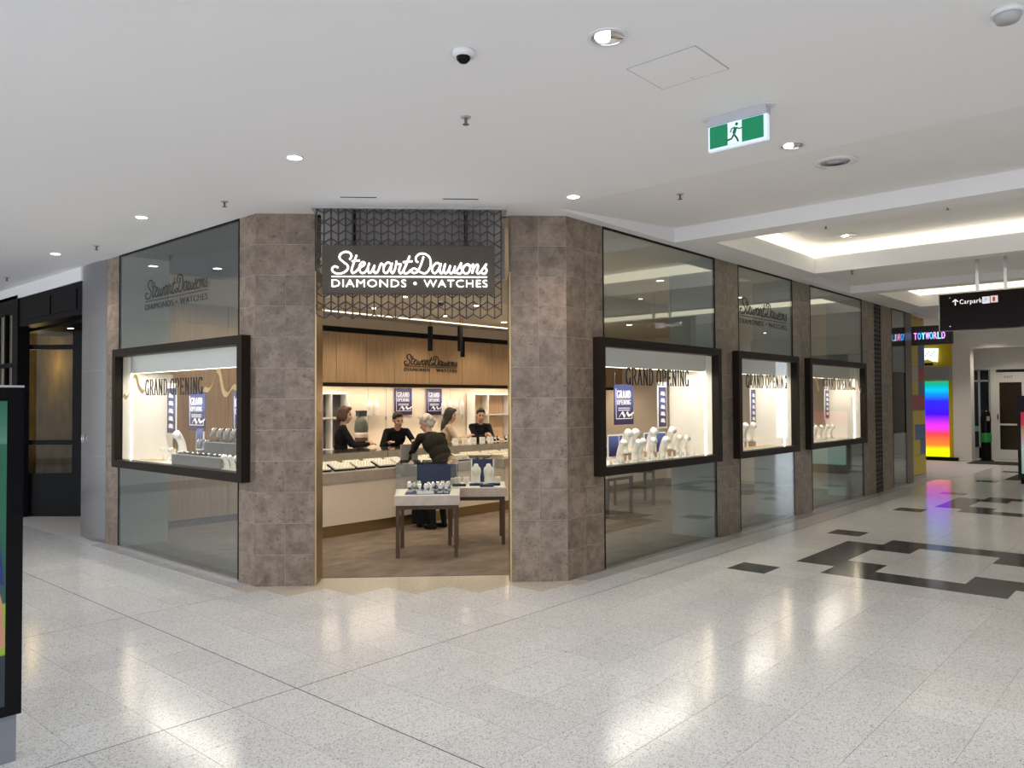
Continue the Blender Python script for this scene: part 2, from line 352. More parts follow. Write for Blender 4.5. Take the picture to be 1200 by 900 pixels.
# ================================================================== THE SETTING
# ---- floor
TP = .385; JX, JY = -1.165, -.46
floor = struct(MB().box((-14, -14, -.12), (30, 14, -.0022)).obj('floor', grout))
PER = 14
DARK = {(0, 1), (7, 1), (2, 2), (3, 2), (4, 2), (5, 2), (1, 3), (2, 3), (5, 3), (6, 3), (1, 4), (6, 4), (1, 5), (6, 5), (1, 6), (2, 6), (5, 6), (6, 6), (2, 7), (3, 7), (4, 7), (5, 7), (0, 8), (7, 8)}
cand = []
for i in range(-24, 62):
    for j in range(-28, 26):
        x0 = JX + i * TP; x1 = x0 + TP; y1 = JY - j * TP; y0 = y1 - TP
        g = .0012
        gl = .004 if i % 12 == 0 else g; gr = .004 if (i + 1) % 12 == 0 else g; gt = .004 if j % 6 == 0 and j <= 0 else g; gb = .004 if (j + 1) % 6 == 0 and j < 0 else g
        a, b, c, d = x0 + gl, x1 - gr, y0 + gb, y1 - gt
        if b + d > 1.97 and not (y0 < -.17 or x0 < -.17): continue
        if b + d > 1.97:
            if c < -.17: d = min(d, -.17)
            elif a < -.17: b = min(b, -.17)
        if x0 > 14 and y0 > -.5: continue
        dark = ((i - 12) % PER, j) in DARK and i >= 12
        cx, cy = (a + b) / 2, (c + d) / 2
        dist = math.hypot(cx + 3.742, cy + 4.442)
        cand.append((dist if in_view((cx, cy, 0), .1) else 1e3 + dist, a, b, c, d, dark))
cand.sort(key=lambda t: t[0])
near = [t for t in cand if t[5] and t[0] < 16] 
near += [t for t in cand if not t[5]][:300 - len(near)]
nearset = set(near); tile_meshes = {}
def tile_mesh(w, d, m):
    k = (round(w, 3), round(d, 3), m.name)
    if k not in tile_meshes: tile_meshes[k] = MB().box((-w / 2, -d / 2, -.012), (w / 2, d / 2, 0)).mesh('tile', m)
    return tile_meshes[k]
rest = MB()
for t in cand:
    _, a, b, c, d, dark = t
    if t in nearset: place(tile_mesh(b - a, d - c, terrazzo_dark if dark else terrazzo), 'tile', floor, ((a + b) / 2, (c + d) / 2, 0))
    else: rest.k = 1 if dark else 0; rest.box((a, c, -.012), (b, d, 0))
stuff(rest.obj('tile_field', [terrazzo, terrazzo_dark], floor))
for k in (0, 2, 4): MB().box((JX + k * 6 * TP - .0035, -14, -.012), (JX + k * 6 * TP + .0035, (14 if JX + k * 6 * TP < -.2 else -.17), -.0010)).obj('floor_joint', joint_dark, floor)
for k in (0, 1, 2, 3): MB().box((-14, JY + k * 6 * TP - .0035, -.012), ((28 if JY + k * 6 * TP < -.2 else -.17), JY + k * 6 * TP + .0035, -.0010)).obj('floor_joint', joint_dark, floor)
struct(MB().prism([(-.17, 2.42), (-.17, 1.6), (1.6, -.17), (2.42, -.17), (2.42, .0), (0, 2.42)], -.012, -.0008).obj('trim_threshold', threshold_stone))
struct(MB().box((2.1, -.17, -.012), (12.2, -.001, .004)).obj('trim_plinth_right', stone_strip))
struct(MB().box((-.17, 2.1, -.012), (-.001, 5.36, .004)).obj('trim_plinth_left', stone_strip))
struct(MB().prism([(2.43, 0.005), (11, 0.005), (11, 6), (.005, 6), (.005, 2.43)], -.011, .004).obj('floor_carpet', carpet))

# ---- mall ceiling with recessed bay, stepped bands and lit coffers
ceiling = sempty('ceiling')
cm = MB(); Z1 = H + .153; T = .12
cm.box((-6.5, -8, H), (-1, 14, H + T)); cm.box((-1, -10, H), (1.67, 14, H + T))
cm.box((1.67, -.12, H), (14.6, .0, H + .5))
# bay rising gently up to the band
for a, b, za, zb in ((1.67, 3.77, H, Z1), (7.2, 9.33, H + .12, H + .12)):
    cm.add([(a, -10, za), (b, -10, zb), (b, -.12, zb), (a, -.12, za), (a, -10, za + T), (b, -10, zb + T), (b, -.12, zb + T), (a, -.12, za + T)],
           [(0, 3, 2, 1), (4, 5, 6, 7), (0, 1, 5, 4), (1, 2, 6, 5), (2, 3, 7, 6), (3, 0, 4, 7)])
def coffer(x0, x1, xa, xb, y1=-.45, y0=-9.0):
    """lowered band x0..x1 with a coffer opening xa..xb"""
    top = H + .48
    cm.box((x0, -13, H), (xa, -.12, top)); cm.box((xb, -13, H), (x1, -.12, top)); cm.box((xa, y1, H), (xb, -.12, top)); cm.box((xa, -13, H), (xb, y0, top))
    cm.box((xa, y0, H + .37), (xb, y1, top))
coffer(3.77, 7.2, 4.09, 6.93); coffer(9.33, 12.7, 9.65, 12.1)
cm.box((12.7, -13, H + .1), (30, .0, H + T + .1)); cm.box((12.2, 0, H + .1), (30, 14, H + .22))
cm.box((1.67, 0, H + .001), (11.2, .7, H + .1)); cm.box((11.05, 0, H + .002), (12.2, 6, H + .1))
cm.obj('ceiling_panel', ceil_white, ceiling)
for xa, xb in ((4.09, 6.93), (9.65, 12.1)):
    y1, y0 = -.45, -9.0; za, zb = H + .215, H + .355
    cv = MB(); cv.box((xa, y0, za), (xa + .012, y1, zb)); cv.box((xb - .012, y0, za), (xb, y1, zb)); cv.box((xa, y1 - .012, za), (xb, y1, zb)); cv.obj('cove_light', cove_emit, ceiling)

struct(MB().box((-1, -10.2, 0), (30, -10, H + .5)).obj('wall_opposite', mat('opposite_wall', (.30, .28, .26), .6)))

# ---- stone pillars and posts, each clad in tiles
RH = H / 12
def clad(parent, p0, p1, cols, m, rows=12, th=.02, gap=.002):
    """tiles on a vertical face running p0 -> p1 (left to right as seen from outside)"""
    d = Vector((p1[0] - p0[0], p1[1] - p0[1])); l = d.length; ang = math.atan2(d.y, d.x); w = l / cols; key = ('p', round(w, 3), m.name)
    if key not in tile_meshes: tile_meshes[key] = MB().box((gap, 0, gap), (w - gap, th, RH - gap)).mesh('tile', m)
    for r in range(rows):
        for c in range(cols):
            q = (p0[0] + d.x * c / cols, p0[1] + d.y * c / cols, r * RH); place(tile_meshes[key], 'tile', parent, q, (0, 0, ang))
tile_grout = mat('tile_grout', (.44, .38, .32), .7)
def pillar(label, core, faces, m=stone):
    t = thing('stone_pillar', label, 'pillar', (0, 0, 0)); MB().prism(core, 0, H).obj('core', tile_grout, t)
    for p0, p1, n in faces: clad(t, p0, p1, n, m)
    return t
e = .003
rp = pillar('angled fossil stone pillar between shop entrance and the first long window', [(1.640, .3645), (2.0015, e), (2.585, e), (2.585, .30), (1.85, .58)], [((1.635, .365), (2.0, 0), 2), ((2.0, 0), (2.585, 0), 2)])
lp = pillar('angled fossil stone pillar with brass jamb at the shop entrance', [(e, 2.29), (e, 2.0015), (.3705, 1.634), (.578, 1.84), (.30, 2.29)], [((0, 2.29), (0, 2.0), 1), ((0, 2.0), (.374, 1.626), 2)])
MB().prism([(.374, 1.626), (.384, 1.616), (.60, 1.832), (.59, 1.842)], 0, 2.85).obj('brass_jamb', brass, lp)
MB().prism([(1.635, .365), (1.625, .375), (1.843, .592), (1.853, .582)], 0, 2.85).obj('brass_jamb', brass, rp)
def post(label, x0, x1, cols, m=stone_warm):
    t = thing('stone_post', label, 'post', (0, 0, 0)); MB().box((x0, e, 0), (x1, .3, H)).obj('core', tile_grout, t); clad(t, (x0, 0), (x1, 0), cols, m)
post('stone clad post between the widest and the middle showcase windows', 4.918, 5.542, 2)
post('stone clad post between the middle and the farthest showcase windows', 7.262, 7.923, 2)
post('stone clad post beside the black patterned strip past the last showcase', 10.242, 10.88, 2)
post('stone clad end post between black strip and plain glass shopfront', 11.36, 11.92, 2)
t = thing('stone_post', 'narrow stone post between the ribbon window and the steel column', 'post'); MB().box((e, 5.0, 0), (.3, 5.353, H)).obj('core', tile_grout, t); clad(t, (0, 5.353), (0, 5.0), 1, stone)
# black patterned strip
t = thing('patterned_strip', 'tall black strip with small diamond relief between two stone posts', 'panel', (10.88, .02, 0))
MB().box((0, 0, 0), (.48, .2, H)).obj('backing', black_gloss, t)
pm = MB()
for r in range(42):
    for c in range(4):
        a, b = .06 + c * .12, .04 + r * .08; pm.extr_uz([(a - .05, b), (a, b - .033), (a + .05, b), (a, b + .033)], -.012, 0)
stuff(pm.obj('relief', mat('bronze_relief', (.06, .045, .035), .4), t))

# steel column, bowed face
t = thing('steel_column', 'brushed stainless steel column with bowed face and a pull ring', 'column', (0, 0, 0))
pts = [(-.032 * math.sin(math.pi * k / 14), 6.127 - .768 * k / 14) for k in range(15)] + [(.35, 5.359), (.35, 6.127)]
MB().prism(pts, 0, H).obj('shaft', steel, t)
for zz in (1.02, 2.05): MB().prism([(p[0] - .002, p[1]) for p in pts[:15]] + [(.02, 5.359), (.02, 6.127)], zz, zz + .004).obj('seam', silver, t)
ring = [(-.040, 5.98 + .028 * math.sin(a), 1.22 + .05 * math.cos(a)) for a in [2 * math.pi * k / 18 for k in range(19)]]
MB().tube(ring, .005, 6).obj('pull_ring', silver, t)

# ---- shop-front glazing
def glazing(idx, loc, rotz, w, logo=None, vinyl=None, ribbons=()):
    o = sempty('window_%d' % idx, loc, rotz)
    MB().box((0, .0, 2.18), (w, .012, H)).obj('upper_pane', shop_glass, o)
    MB().box((0, .0, .02), (w, .012, 1.02)).obj('lower_pane', shop_glass, o)
    MB().box((0, -.004, H - .02), (w, .02, H)).obj('head_trim', black, o)
    MB().box((0, -.008, 0), (w, .03, .022)).obj('sill_trim', silver, o)
    for a in (0, w - .014): MB().box((a, -.004, .022), (a + .014, .02, H - .02)).obj('jamb_trim', black, o)
    if logo:
        m = MB(); x0, z0, wd = logo; script_logo(m, x0, z0, wd, .0085, -.003, .2)
        text(m, 'DIAMONDS', x0, z0 - wd * .068, wd * .475, wd * .045, -.003, .003); text(m, 'WATCHES', x0 + wd * .59, z0 - wd * .068, wd * .41, wd * .045, -.003, .003)
        m.box((x0 + wd * .527, -.0045, z0 - wd * .05), (x0 + wd * .54, -.0015, z0 - wd * .035)); m.obj('shop_name_decal', vinyl_black, o)
    return o
glazing(1, (.0, 5.0, 0), -math.pi / 2, 2.71, logo=(.70, 2.77, 1.40))
glazing(2, (2.585, 0, 0), 0, 2.333)
glazing(3, (5.542, 0, 0), 0, 1.72, logo=(.05, 2.735, 1.46))
glazing(4, (7.923, 0, 0), 0, 2.319)
glazing(5, (11.92, 0.0, 0), 0, .85)

# ---- shop interior shell
struct(MB().box((.0, 5.86, 0), (11.1, 6.0, H)).obj('wall_back', cream))
lw = sempty('wall_back_left')
for k in range(3):
    a = .05 + k * .87; MB().box((a, 5.80, .1), (a + .862, 5.86, 3.0)).obj('panel', wood, lw)
MB().box((.05, 5.82, 0), (2.66, 5.86, .1)).obj('skirting', table_wood, lw)
struct(MB().box((.02, 5.36, 0), (.12, 5.86, H)).obj('wall_left', wall_white))
struct(MB().box((11.0, .3, 0), (11.1, 5.9, H)).obj('wall_right', cream))

struct(MB().prism([(2.0, .06), (11, .06), (11, 5.9), (.05, 5.9), (.05, 2.0)], H, H + .1).obj('ceiling_upper_panel', shop_ceil))
struct(MB().box((2.3, 2.9, 3.02), (11, 5.86, 3.10)).obj('ceiling_dropped_panel', shop_ceil))
struct(MB().box((2.3, 2.9, 3.10), (11, 2.98, H)).obj('ceiling_dropped_edge', shop_ceil))
struct(MB().box((2.4, 5.28, 3.005), (11, 5.31, 3.019)).obj('ceiling_cove_strip', led_soft))
for k, (a, b) in enumerate((((4.885, .06), (4.916, .60)), ((7.225, .06), (7.260, .58)), ((10.18, .06), (10.24, .58)))):
    struct(MB().box((a[0], a[1] - .04, 0), (b[0], b[1], H)).obj('wall_partition', mat('partition_grey', (.40, .41, .39), .5)))
struct(MB().box((.02, 4.95, 0), (.56, 5.0, H)).obj('wall_partition', mat('partition_grey', (.40, .41, .39), .5)))
# bulkhead over the entrance
struct(MB().prism([(.66, 1.84), (1.86, .64), (1.93, .71), (.73, 1.91)], 2.84, H).obj('wall_bulkhead', mat('bulkhead_paint', (.5, .5, .5), .4)))

# back-wall joinery: oak fascia over a lit display niche
fas = thing('oak_fascia', 'long oak veneer fascia with shop name above the lit niche', 'fascia', (2.62, 5.38, 0))
xs = [2.62, 3.30, 3.86, 4.42, 5.18, 5.95, 6.72, 7.5, 8.3, 9.1, 9.9, 10.98]
for a, b in zip(xs[:-1], xs[1:]): MB().box((a - 2.62 + .003, 0, 1.955), (b - 2.62 - .003, .05, 2.72)).obj('panel', wood, fas)
MB().box((0, -.02, 2.72), (8.36, .06, 2.80)).obj('top_rail', black, fas); MB().box((0, -.02, 1.895), (8.36, .06, 1.953)).obj('bottom_rail', dark_bronze, fas)
MB().box((0, .061, 1.918), (8.36, .47, 1.94)).obj('soffit', cream, fas); MB().box((.02, .10, 1.904), (8.3, .13, 1.916)).obj('led_strip', led_warm, fas)
MB().box((0, .051, 2.70), (8.36, .47, 2.80)).obj('top_board', shop_ceil, fas)
lamp('niche_light', 'AREA', (4.1, .2, 1.9), 30, (1, .86, .70), fas, size=7.8, size_y=.04)
m = MB(); script_logo(m, 2.0, 2.245, 1.20, .010, -.012, .6); text(m, 'DIAMONDS', 2.0, 2.165, .57, .05, -.01, .01); text(m, 'WATCHES', 2.71, 2.165, .49, .05, -.01, .01); m.obj('shop_name', vinyl_black, fas)
nic = sempty('wall_niche')
xs = [2.62, 3.3, 3.75, 4.25, 4.62, 4.95, 5.6, 6.1, 6.6, 7.3, 8.1, 9, 10, 10.98]
for a, b in zip(xs[:-1], xs[1:]): MB().box((a + .004, 5.835, .9), (b - .004, 5.858, 1.90)).obj('panel', cream, nic)

# ================================================================== SHOP SIGN
sg = thing('hanging_shop_sign', 'illuminated white script shop sign on a bronze lattice over the entrance', 'sign', (.795, .805, 0), -math.pi / 4)
CW = .06215; UW = 13 * CW
def zig(mb, z, up, v, amp=.0195):
    for c in range(26):
        a = amp if (c % 2 == 0) == up else -amp
        mb.tube([(-UW + c * CW, v, z + a), (-UW + (c + 1) * CW, v, z - a)], .0072, 4)
def lattice(v, z_lo, z_hi, r=.0052):
    mb = MB()
    for c in range(27): mb.box((-UW + c * CW - r, v - .012, z_lo + (.0176 if c % 2 == 0 else -.0176)), (-UW + c * CW + r, v + .012, z_hi))
    k = 0; z = z_lo
    while z < z_hi - .02:
        if k % 2: zig(mb, z + .0195, True, v); zig(mb, z - .0195, False, v)
        else: zig(mb, z, True, v)
        z += .0923; k += 1
    return mb
lattice_metal = mat('lattice_metal', (.045, .036, .030), .4, metal=.4)
stuff(lattice(0, 2.405, 3.35).obj('lattice', lattice_metal, sg))
MB().box((-.86, -.03, 3.35), (.86, .2, 3.372)).obj('mounting_plate', grey_panel, sg)
for u in (-.494, .494): MB().box((u - .016, .03, 2.7), (u + .016, .07, 3.35)).obj('support_post', black, sg)
MB().box((-.80, .15, 2.95), (.80, .18, 3.35)).obj('back_panel', mat('sign_back', (.30, .28, .27), .5), sg)
pn = MB().box((-.748, -.075, 2.592), (.748, -.02, 3.014)).obj('sign_panel', mat('sign_panel_bronze', (.080, .066, .050), .5, spec=.25), sg)
m = MB(); script_logo(m, -.665, 2.742, 1.344, .0078, -.082, .8); m.obj('script_lettering', sign_white, pn)
m = MB(); text(m, 'DIAMONDS', -.665, 2.652, .64, .064, -.084, .012); m.obj('capital_lettering', sign_white, pn); m = MB(); text(m, 'WATCHES', .129, 2.652, .552, .064, -.084, .012); m.obj('capital_lettering', sign_white, pn); m = MB()
m.lathe([(.0, -.01), (.013, -.01), (.013, .0), (0, .0)], (0, 0, 0), 12)
for i in range(len(m.v) - 48, len(m.v)): x, y, z = m.v[i]; m.v[i] = (x + .052, z - .078, y + 2.684)
m.obj('lettering_dot', sign_white, pn)

# ================================================================== SHOWCASES
def showcase(label, loc, rotz, w, far_right=True, u0=None, u1=None):
    t = thing('showcase_window', label, 'showcase', loc, rotz); fr = .085; z0, z1 = .93, 2.27
    for a, b in (((0, -.09, z0), (w, -.001, z0 + fr)), ((0, -.09, z1 - fr), (w, -.001, z1)), ((0, -.09, z0 + fr), (fr, -.001, z1 - fr)), ((w - fr, -.09, z0 + fr), (w, -.001, z1 - fr))):
        MB().box(a, b).obj('frame_rail', dark_bronze, t)
    MB().box((fr, -.02, z0 + fr), (w - fr, -.012, z1 - fr)).obj('glass_pane', case_glass, t)
    a0, a1 = u0, u1
    MB().box((a0, .016, z0), (a1, .62, 1.0)).obj('base_shelf', white_satin, t)
    MB().box((a0, .016, 2.20), (a1, .62, 2.265)).obj('top_board', white_satin, t)
    MB().box((a0, .12, 2.0), (a1, .14, 2.2)).obj('header_panel', white_satin, t)
    MB().box((a0 + .02, .142, 2.0), (a1 - .02, .165, 2.01)).obj('led_strip', led_warm, t)
    e0 = a1 - .012 if far_right else a0; s = -1 if far_right else 1
    MB().box((e0, .016, 1.0), (e0 + .012, .11, 2.2)).obj('side_panel', white_satin, t)
    MB().box((e0 + s * .004, .113, 1.0), (e0 + .012 + s * .004, .121, 2.0)).obj('led_strip', led_warm, t)
    MB().box((e0 + s * .01, .125, 1.0), (e0 + .012 + s * .01, .60, 2.0)).obj('side_panel', mat('case_side', (.80, .75, .68), .5), t)
    lamp('case_light', 'AREA', ((a0 + a1) / 2, .30, 1.985), 17 * (a1 - a0) / 2.3, (1, .91, .79), t, size=a1 - a0 - .3, size_y=.05)
    return t
def vinyl(parent_case, x0, w, ribbons=None, z0=1.815, h=.175):
    m = MB(); serif_text(m, 'GRAND OPENING', x0, z0, w, h, -.0235, .003); m.obj('vinyl_lettering', vinyl_black, parent_case)
    for pts in ribbons or []:
        m = MB(); ribbon(m, pts, .045, -.0235, .003); m.obj('ribbon_decal', vinyl_gold, parent_case)
scL = showcase('dark framed showcase window of watches on the side facing the kiosk', (0, 4.965, 0), -math.pi / 2, 2.875, False, .02, 2.66)
vinyl(scL, .725, 1.31, [[(.16, 1.75), (.24, 1.72), (.32, 1.78), (.42, 1.95), (.50, 1.94), (.56, 1.84), (.66, 1.78), (.71, 1.80)], [(2.05, 1.79), (2.14, 1.78), (2.22, 1.84), (2.30, 1.96), (2.36, 1.93), (2.42, 1.77), (2.50, 1.73), (2.60, 1.80), (2.68, 1.79)]], 1.74, .17)
sc1 = showcase('dark framed showcase window of white necklace stands beside the entrance pillar', (2.412, 0, 0), 0, 2.49, True, .17, 2.47); vinyl(sc1, .535, 1.30)
sc2 = showcase('dark framed middle showcase window with a narrow blue banner', (5.36, 0, 0), 0, 1.90, True, .18, 1.86); vinyl(sc2, .33, 1.31, [[(.12, 1.86), (.18, 1.82), (.24, 1.90), (.31, 1.92)]])
sc3 = showcase('dark framed far showcase window with gold ribbon decals and jewellery trays', (7.68, 0, 0), 0, 2.50, True, .24, 2.49); vinyl(sc3, .68, 1.34, [[(.14, 1.86), (.2, 1.80), (.28, 1.96), (.36, 2.04), (.44, 1.9), (.52, 1.80)], [(2.03, 1.86), (2.12, 1.82), (2.2, 1.95), (2.26, 2.03), (2.32, 1.86), (2.40, 1.80)]])
def w_of(case, u, v, z=0):
    r = case.rotation_euler.z; return (case.location.x + u * math.cos(r) - v * math.sin(r), case.location.y + u * math.sin(r) + v * math.cos(r), z)

# ---- posters
POSTER_ME = {}
def poster(loc, rotz, w, h, label, group=None, name='hanging_poster', frame=True):
    t = thing(name, label, 'poster', loc, rotz, group); k = (round(w, 3), round(h, 3))
    if k not in POSTER_ME:
        s = h / .46; a = MB().box((0, 0, 0), (w, .006, h)).mesh('board', poster_blue)
        l = MB(); serif_text(l, 'GRAND', w * .14, h * .66, w * .72, h * .19, -.003, .002, .12, .05); serif_text(l, 'OPENING', w * .14, h * .50, w * .72, h * .12, -.003, .002, .12, .05)
        for q in range(2): l.box((w * .2, -.003, h * (.40 - q * .05)), (w * .8, -.001, h * (.42 - q * .05)))
        l = l.mesh('lettering', white_print)
        b = MB(); lw = .008
        b.box((w * .08, -.003, h * .14), (w * .08 + lw, -.001, h * .9)); b.box((w * .08, -.003, h * .14), (w * .92, -.001, h * .14 + lw)); b.box((w * .92 - lw, -.003, h * .14), (w * .92, -.001, h * .30)); b = b.mesh('printed_border', white_print)
        r = MB(); ribbon(r, [(w * .25, h * .20), (w * .4, h * .30), (w * .52, h * .20), (w * .64, h * .30), (w * .75, h * .22), (w * 1.0, h * .30)], .03 * s, -.004, .002); r = r.mesh('printed_ribbon', white_print)
        POSTER_ME[k] = (a, l, b, r)
    for me, n in zip(POSTER_ME[k], ('board', 'lettering', 'printed_border', 'printed_ribbon')): place(me, n, t)
    if frame:
        for u in (.02, w - .02): MB().tube([(u, .003, h), (u, .003, h + .14)], .0012, 4).obj('hanging_wire', silver, t)
    return t
def banner(loc, rotz, w, h, label):
    t = thing('narrow_banner', label, 'banner', loc, rotz); MB().box((0, 0, 0), (w, .006, h)).obj('board', poster_blue, t)
    m = MB()
    for q in range(5): m.extr_uz([(w * .2, h * (.12 + q * .17)), (w * .8, h * (.10 + q * .17)), (w * .7, h * (.20 + q * .17)), (w * .3, h * (.21 + q * .17))], -.003, -.001)
    m.obj('printed_motif', white_print, t); m = MB().box((-.02, .007, -.02), (w + .02, .015, h + .06)).obj('backing_strip', white_satin, t)
    MB().tube([(w / 2, .01, h + .05), (w / 2, .01, h + .18)], .0012, 4).obj('hanging_wire', silver, t)
poster(w_of(scL, .65, .5, 1.34), -math.pi / 2, .39, .44, 'blue poster hanging behind the ribbon window left of the dark watch tiers', frame=True)
poster(w_of(scL, 1.65, .5, 1.30), -math.pi / 2, .39, .47, 'blue poster hanging above the watch tiers next to the entrance pillar')
banner(w_of(scL, .11, .5, 1.30), -math.pi / 2, .20, .53, 'narrow blue banner hanging beside the cream panel of the watch showcase')
poster((3.50, .50, 1.388), 0, .39, .45, 'blue poster hanging in the showcase of white necklace stands')
banner((4.48, .52, 1.34), 0, .17, .48, 'narrow blue banner hanging in the showcase of white necklace stands')
banner((7.02, .52, 1.31), 0, .14, .50, 'narrow blue banner in the middle showcase')
banner((9.75, .45, 1.35), 0, .16, .47, 'narrow blue banner in the far showcase with ribbon decals')
poster((4.78, 5.80, 1.44), 0, .38, .45, 'blue poster on the niche wall closer to the shelving with dark boxes', frame=False, name='wall_poster')
poster((5.50, 5.80, 1.43), 0, .36, .46, 'blue poster on the niche wall above the beige dressed person', frame=False, name='wall_poster')

# ---- jewellery stands (one of each kind, then copies)
PROTO = {}
def make_stand(kind, label, cat, group):
    t = thing(kind, label, cat, (0, 0, 0), 0, group)
    if kind == 'necklace_stand':
        p = smooth_path([(0, 0, .02), (0, .01, .07), (0, -.005, .13), (0, -.04, .19), (0, -.075, .215)], 4); n = len(p)
        m = MB(); m.tube(p, [.046 - .020 * abs(math.sin(math.pi * .8 * i / n)) + .012 * (i / n) for i in range(n)], 12, 1); m.obj('neck', white_satin, t, True)
        MB().tube([(.036 * math.cos(a), -.012 - .03 * math.sin(a) - .012, .10 + .045 * math.cos(a) ** 2 - .03) for a in [math.pi * k / 8 for k in range(9)]], .003, 5).obj('necklace', gold, t)
        MB().box((-.05, -.05, 0), (.05, .05, .022)).obj('base', white_satin, t)
    if kind == 'tall_necklace_stand':
        MB().box((-.06, -.05, 0), (.06, .06, .07)).obj('base', wood, t)
        p = smooth_path([(0, 0, .07), (0, .015, .13), (0, 0, .21), (0, -.045, .28), (0, -.09, .31)], 4); n = len(p)
        MB().tube(p, [.056 - .024 * abs(math.sin(math.pi * .8 * i / n)) + .012 * (i / n) for i in range(n)], 12).obj('neck', white_satin, t, True)
        MB().tube([(.044 * math.cos(a), -.04 - .03 * math.sin(a), .155 - .03 * math.sin(a)) for a in [math.pi * k / 8 for k in range(9)]], .003, 5).obj('necklace', gold, t)
    if kind == 'ring_cone':
        MB().lathe([(0, 0), (.024, 0), (.022, .006), (.015, .02), (.006, .085), (0, .09)], n=10).obj('cone', white_satin, t, True)
        MB().tube([(.014 * math.cos(a), .014 * math.sin(a), .03) for a in [2 * math.pi * k / 10 for k in range(11)]], .0025, 5).obj('ring', gold, t)
    if kind == 'jewellery_tray':
        MB().box((-.15, -.10, 0), (.15, .10, .018)).obj('tray', black, t)
        for r in range(3): MB().box((-.142, -.092 + r * .063, .018), (.142, -.035 + r * .063, .036)).obj('cushion', white_satin, t)
        m = MB()
        for r in range(3):
            for c in range(6): m.ball((-.12 + c * .048, -.063 + r * .063, .038), (.010, .008, .007), 6, 4)
        stuff(m.obj('rings', gold, t))
    if kind == 'white_tray':
        MB().box((-.2, -.11, 0), (.2, .11, .016)).obj('tray', white_satin, t); m = MB()
        for c in range(6):
            for r in range(2): m.tube([(-.165 + c * .066 + .02 * math.cos(a), -.05 + r * .1 + .03 * math.sin(a), .019) for a in [2 * math.pi * k / 8 for k in range(9)]], .0028, 4)
        stuff(m.obj('bracelets', gold, t))
    if kind == 'watch_on_cuff':
        cf = [(0, .034 * math.cos(a), .045 + .040 * math.sin(a)) for a in [math.radians(-60 + 300 * k / 12) for k in range(13)]]
        m = MB()
        for q, r in zip(cf[:-1], cf[1:]): m.add([(-.012, *q[1:]), (.012, *q[1:]), (.012, *r[1:]), (-.012, *r[1:]), (-.012, q[1] * .86, (q[2] - .045) * .86 + .045), (.012, q[1] * .86, (q[2] - .045) * .86 + .045), (.012, r[1] * .86, (r[2] - .045) * .86 + .045), (-.012, r[1] * .86, (r[2] - .045) * .86 + .045)], [(0, 1, 2, 3), (7, 6, 5, 4), (0, 4, 5, 1), (1, 5, 6, 2), (2, 6, 7, 3), (3, 7, 4, 0)])
        m.obj('strap', silver if 'silver' in label else black, t)
        m = MB().lathe([(0, 0), (.019, 0), (.019, .008), (.016, .010), (0, .010)], n=12); m.v = [(x, -.034 - z, .060 + y) for x, y, z in m.v]; m.obj('dial', white_satin, t)
        MB().box((-.02, -.025, 0), (.02, .025, .008)).obj('foot', white_satin, t)
    if kind == 'grey_cuff':
        m = MB(); cf = [(.0, .07 * math.cos(a), .075 + .072 * math.sin(a)) for a in [math.radians(-40 + 230 * k / 12) for k in range(13)]]
        for q, r in zip(cf[:-1], cf[1:]): m.add([(-.022, *q[1:]), (.022, *q[1:]), (.022, *r[1:]), (-.022, *r[1:]), (-.022, q[1] * .8, (q[2] - .075) * .8 + .075), (.022, q[1] * .8, (q[2] - .075) * .8 + .075), (.022, r[1] * .8, (r[2] - .075) * .8 + .075), (-.022, r[1] * .8, (r[2] - .075) * .8 + .075)], [(0, 1, 2, 3), (7, 6, 5, 4), (0, 4, 5, 1), (1, 5, 6, 2), (2, 6, 7, 3), (3, 7, 4, 0)])
        m.obj('cuff', grey_suede, t); MB().tube([(-.024, p[1] * 1.02, p[2]) for p in cf], .004, 5).obj('bracelet', silver, t); MB().box((-.025, -.04, 0), (.025, .05, .03)).obj('foot', grey_suede, t)
    if kind == 'watch_flat':
        m = MB().box((-.010, -.085, .012), (.010, .085, .017)); m.obj('strap', black, t)
        MB().lathe([(0, .012), (.02, .012), (.02, .024), (.016, .026), (0, .026)], n=12).obj('dial', silver, t); MB().box((-.016, -.05, 0), (.016, .05, .012)).obj('pillow', grey_suede, t)
    if kind == 'display_card':
        MB().box((-.085, 0, 0), (.085, .012, .26)).obj('frame', white_satin, t); MB().box((-.072, -.003, .02), (.072, 0, .245)).obj('print', card_blue, t); MB().box((-.05, .012, 0), (.05, .07, .01)).obj('foot', white_satin, t)
    if kind == 'white_bust':
        m = MB(); prof = [(.0, 0), (.05, 0), (.052, .02), (.05, .09), (.060, .15), (.055, .19), (.03, .215), (.024, .24), (0, .245)]
        m.lathe(prof, n=14, sy=.45).obj('torso', white_satin, t, True); MB().tube([(.045 * math.cos(a), -.027, .165 - .06 * math.sin(a)) for a in [math.pi * k / 10 for k in range(11)]], .0025, 5).obj('necklace', gold, t)
    if kind == 'small_box':
        MB().box((-.035, -.03, 0), (.035, .03, .085)).obj('box', white_satin, t); MB().box((-.02, -.033, .02), (.02, -.03, .065)).obj('earring_pad', cream, t)
    if kind == 'navy_pad':
        MB().box((-.08, -.05, 0), (.08, .05, .022)).obj('pad', navy, t); MB().ball((0, 0, .027), (.03, .012, .008), 8, 4).obj('ring', silver, t)
    return t
def stand(kind, loc, rotz, label, cat, group):
    k = (kind, label)
    if k in PROTO: return dup(PROTO[k], loc, rotz)
    t = make_stand(kind, label, cat, group); PROTO[k] = t; t.location = loc; t.rotation_euler = (0, 0, rotz); return t
def tilted(o, a=.32): o.rotation_euler = (a, 0, o.rotation_euler.z); o.location.z += .11 * math.sin(a)
Zs = 1.001
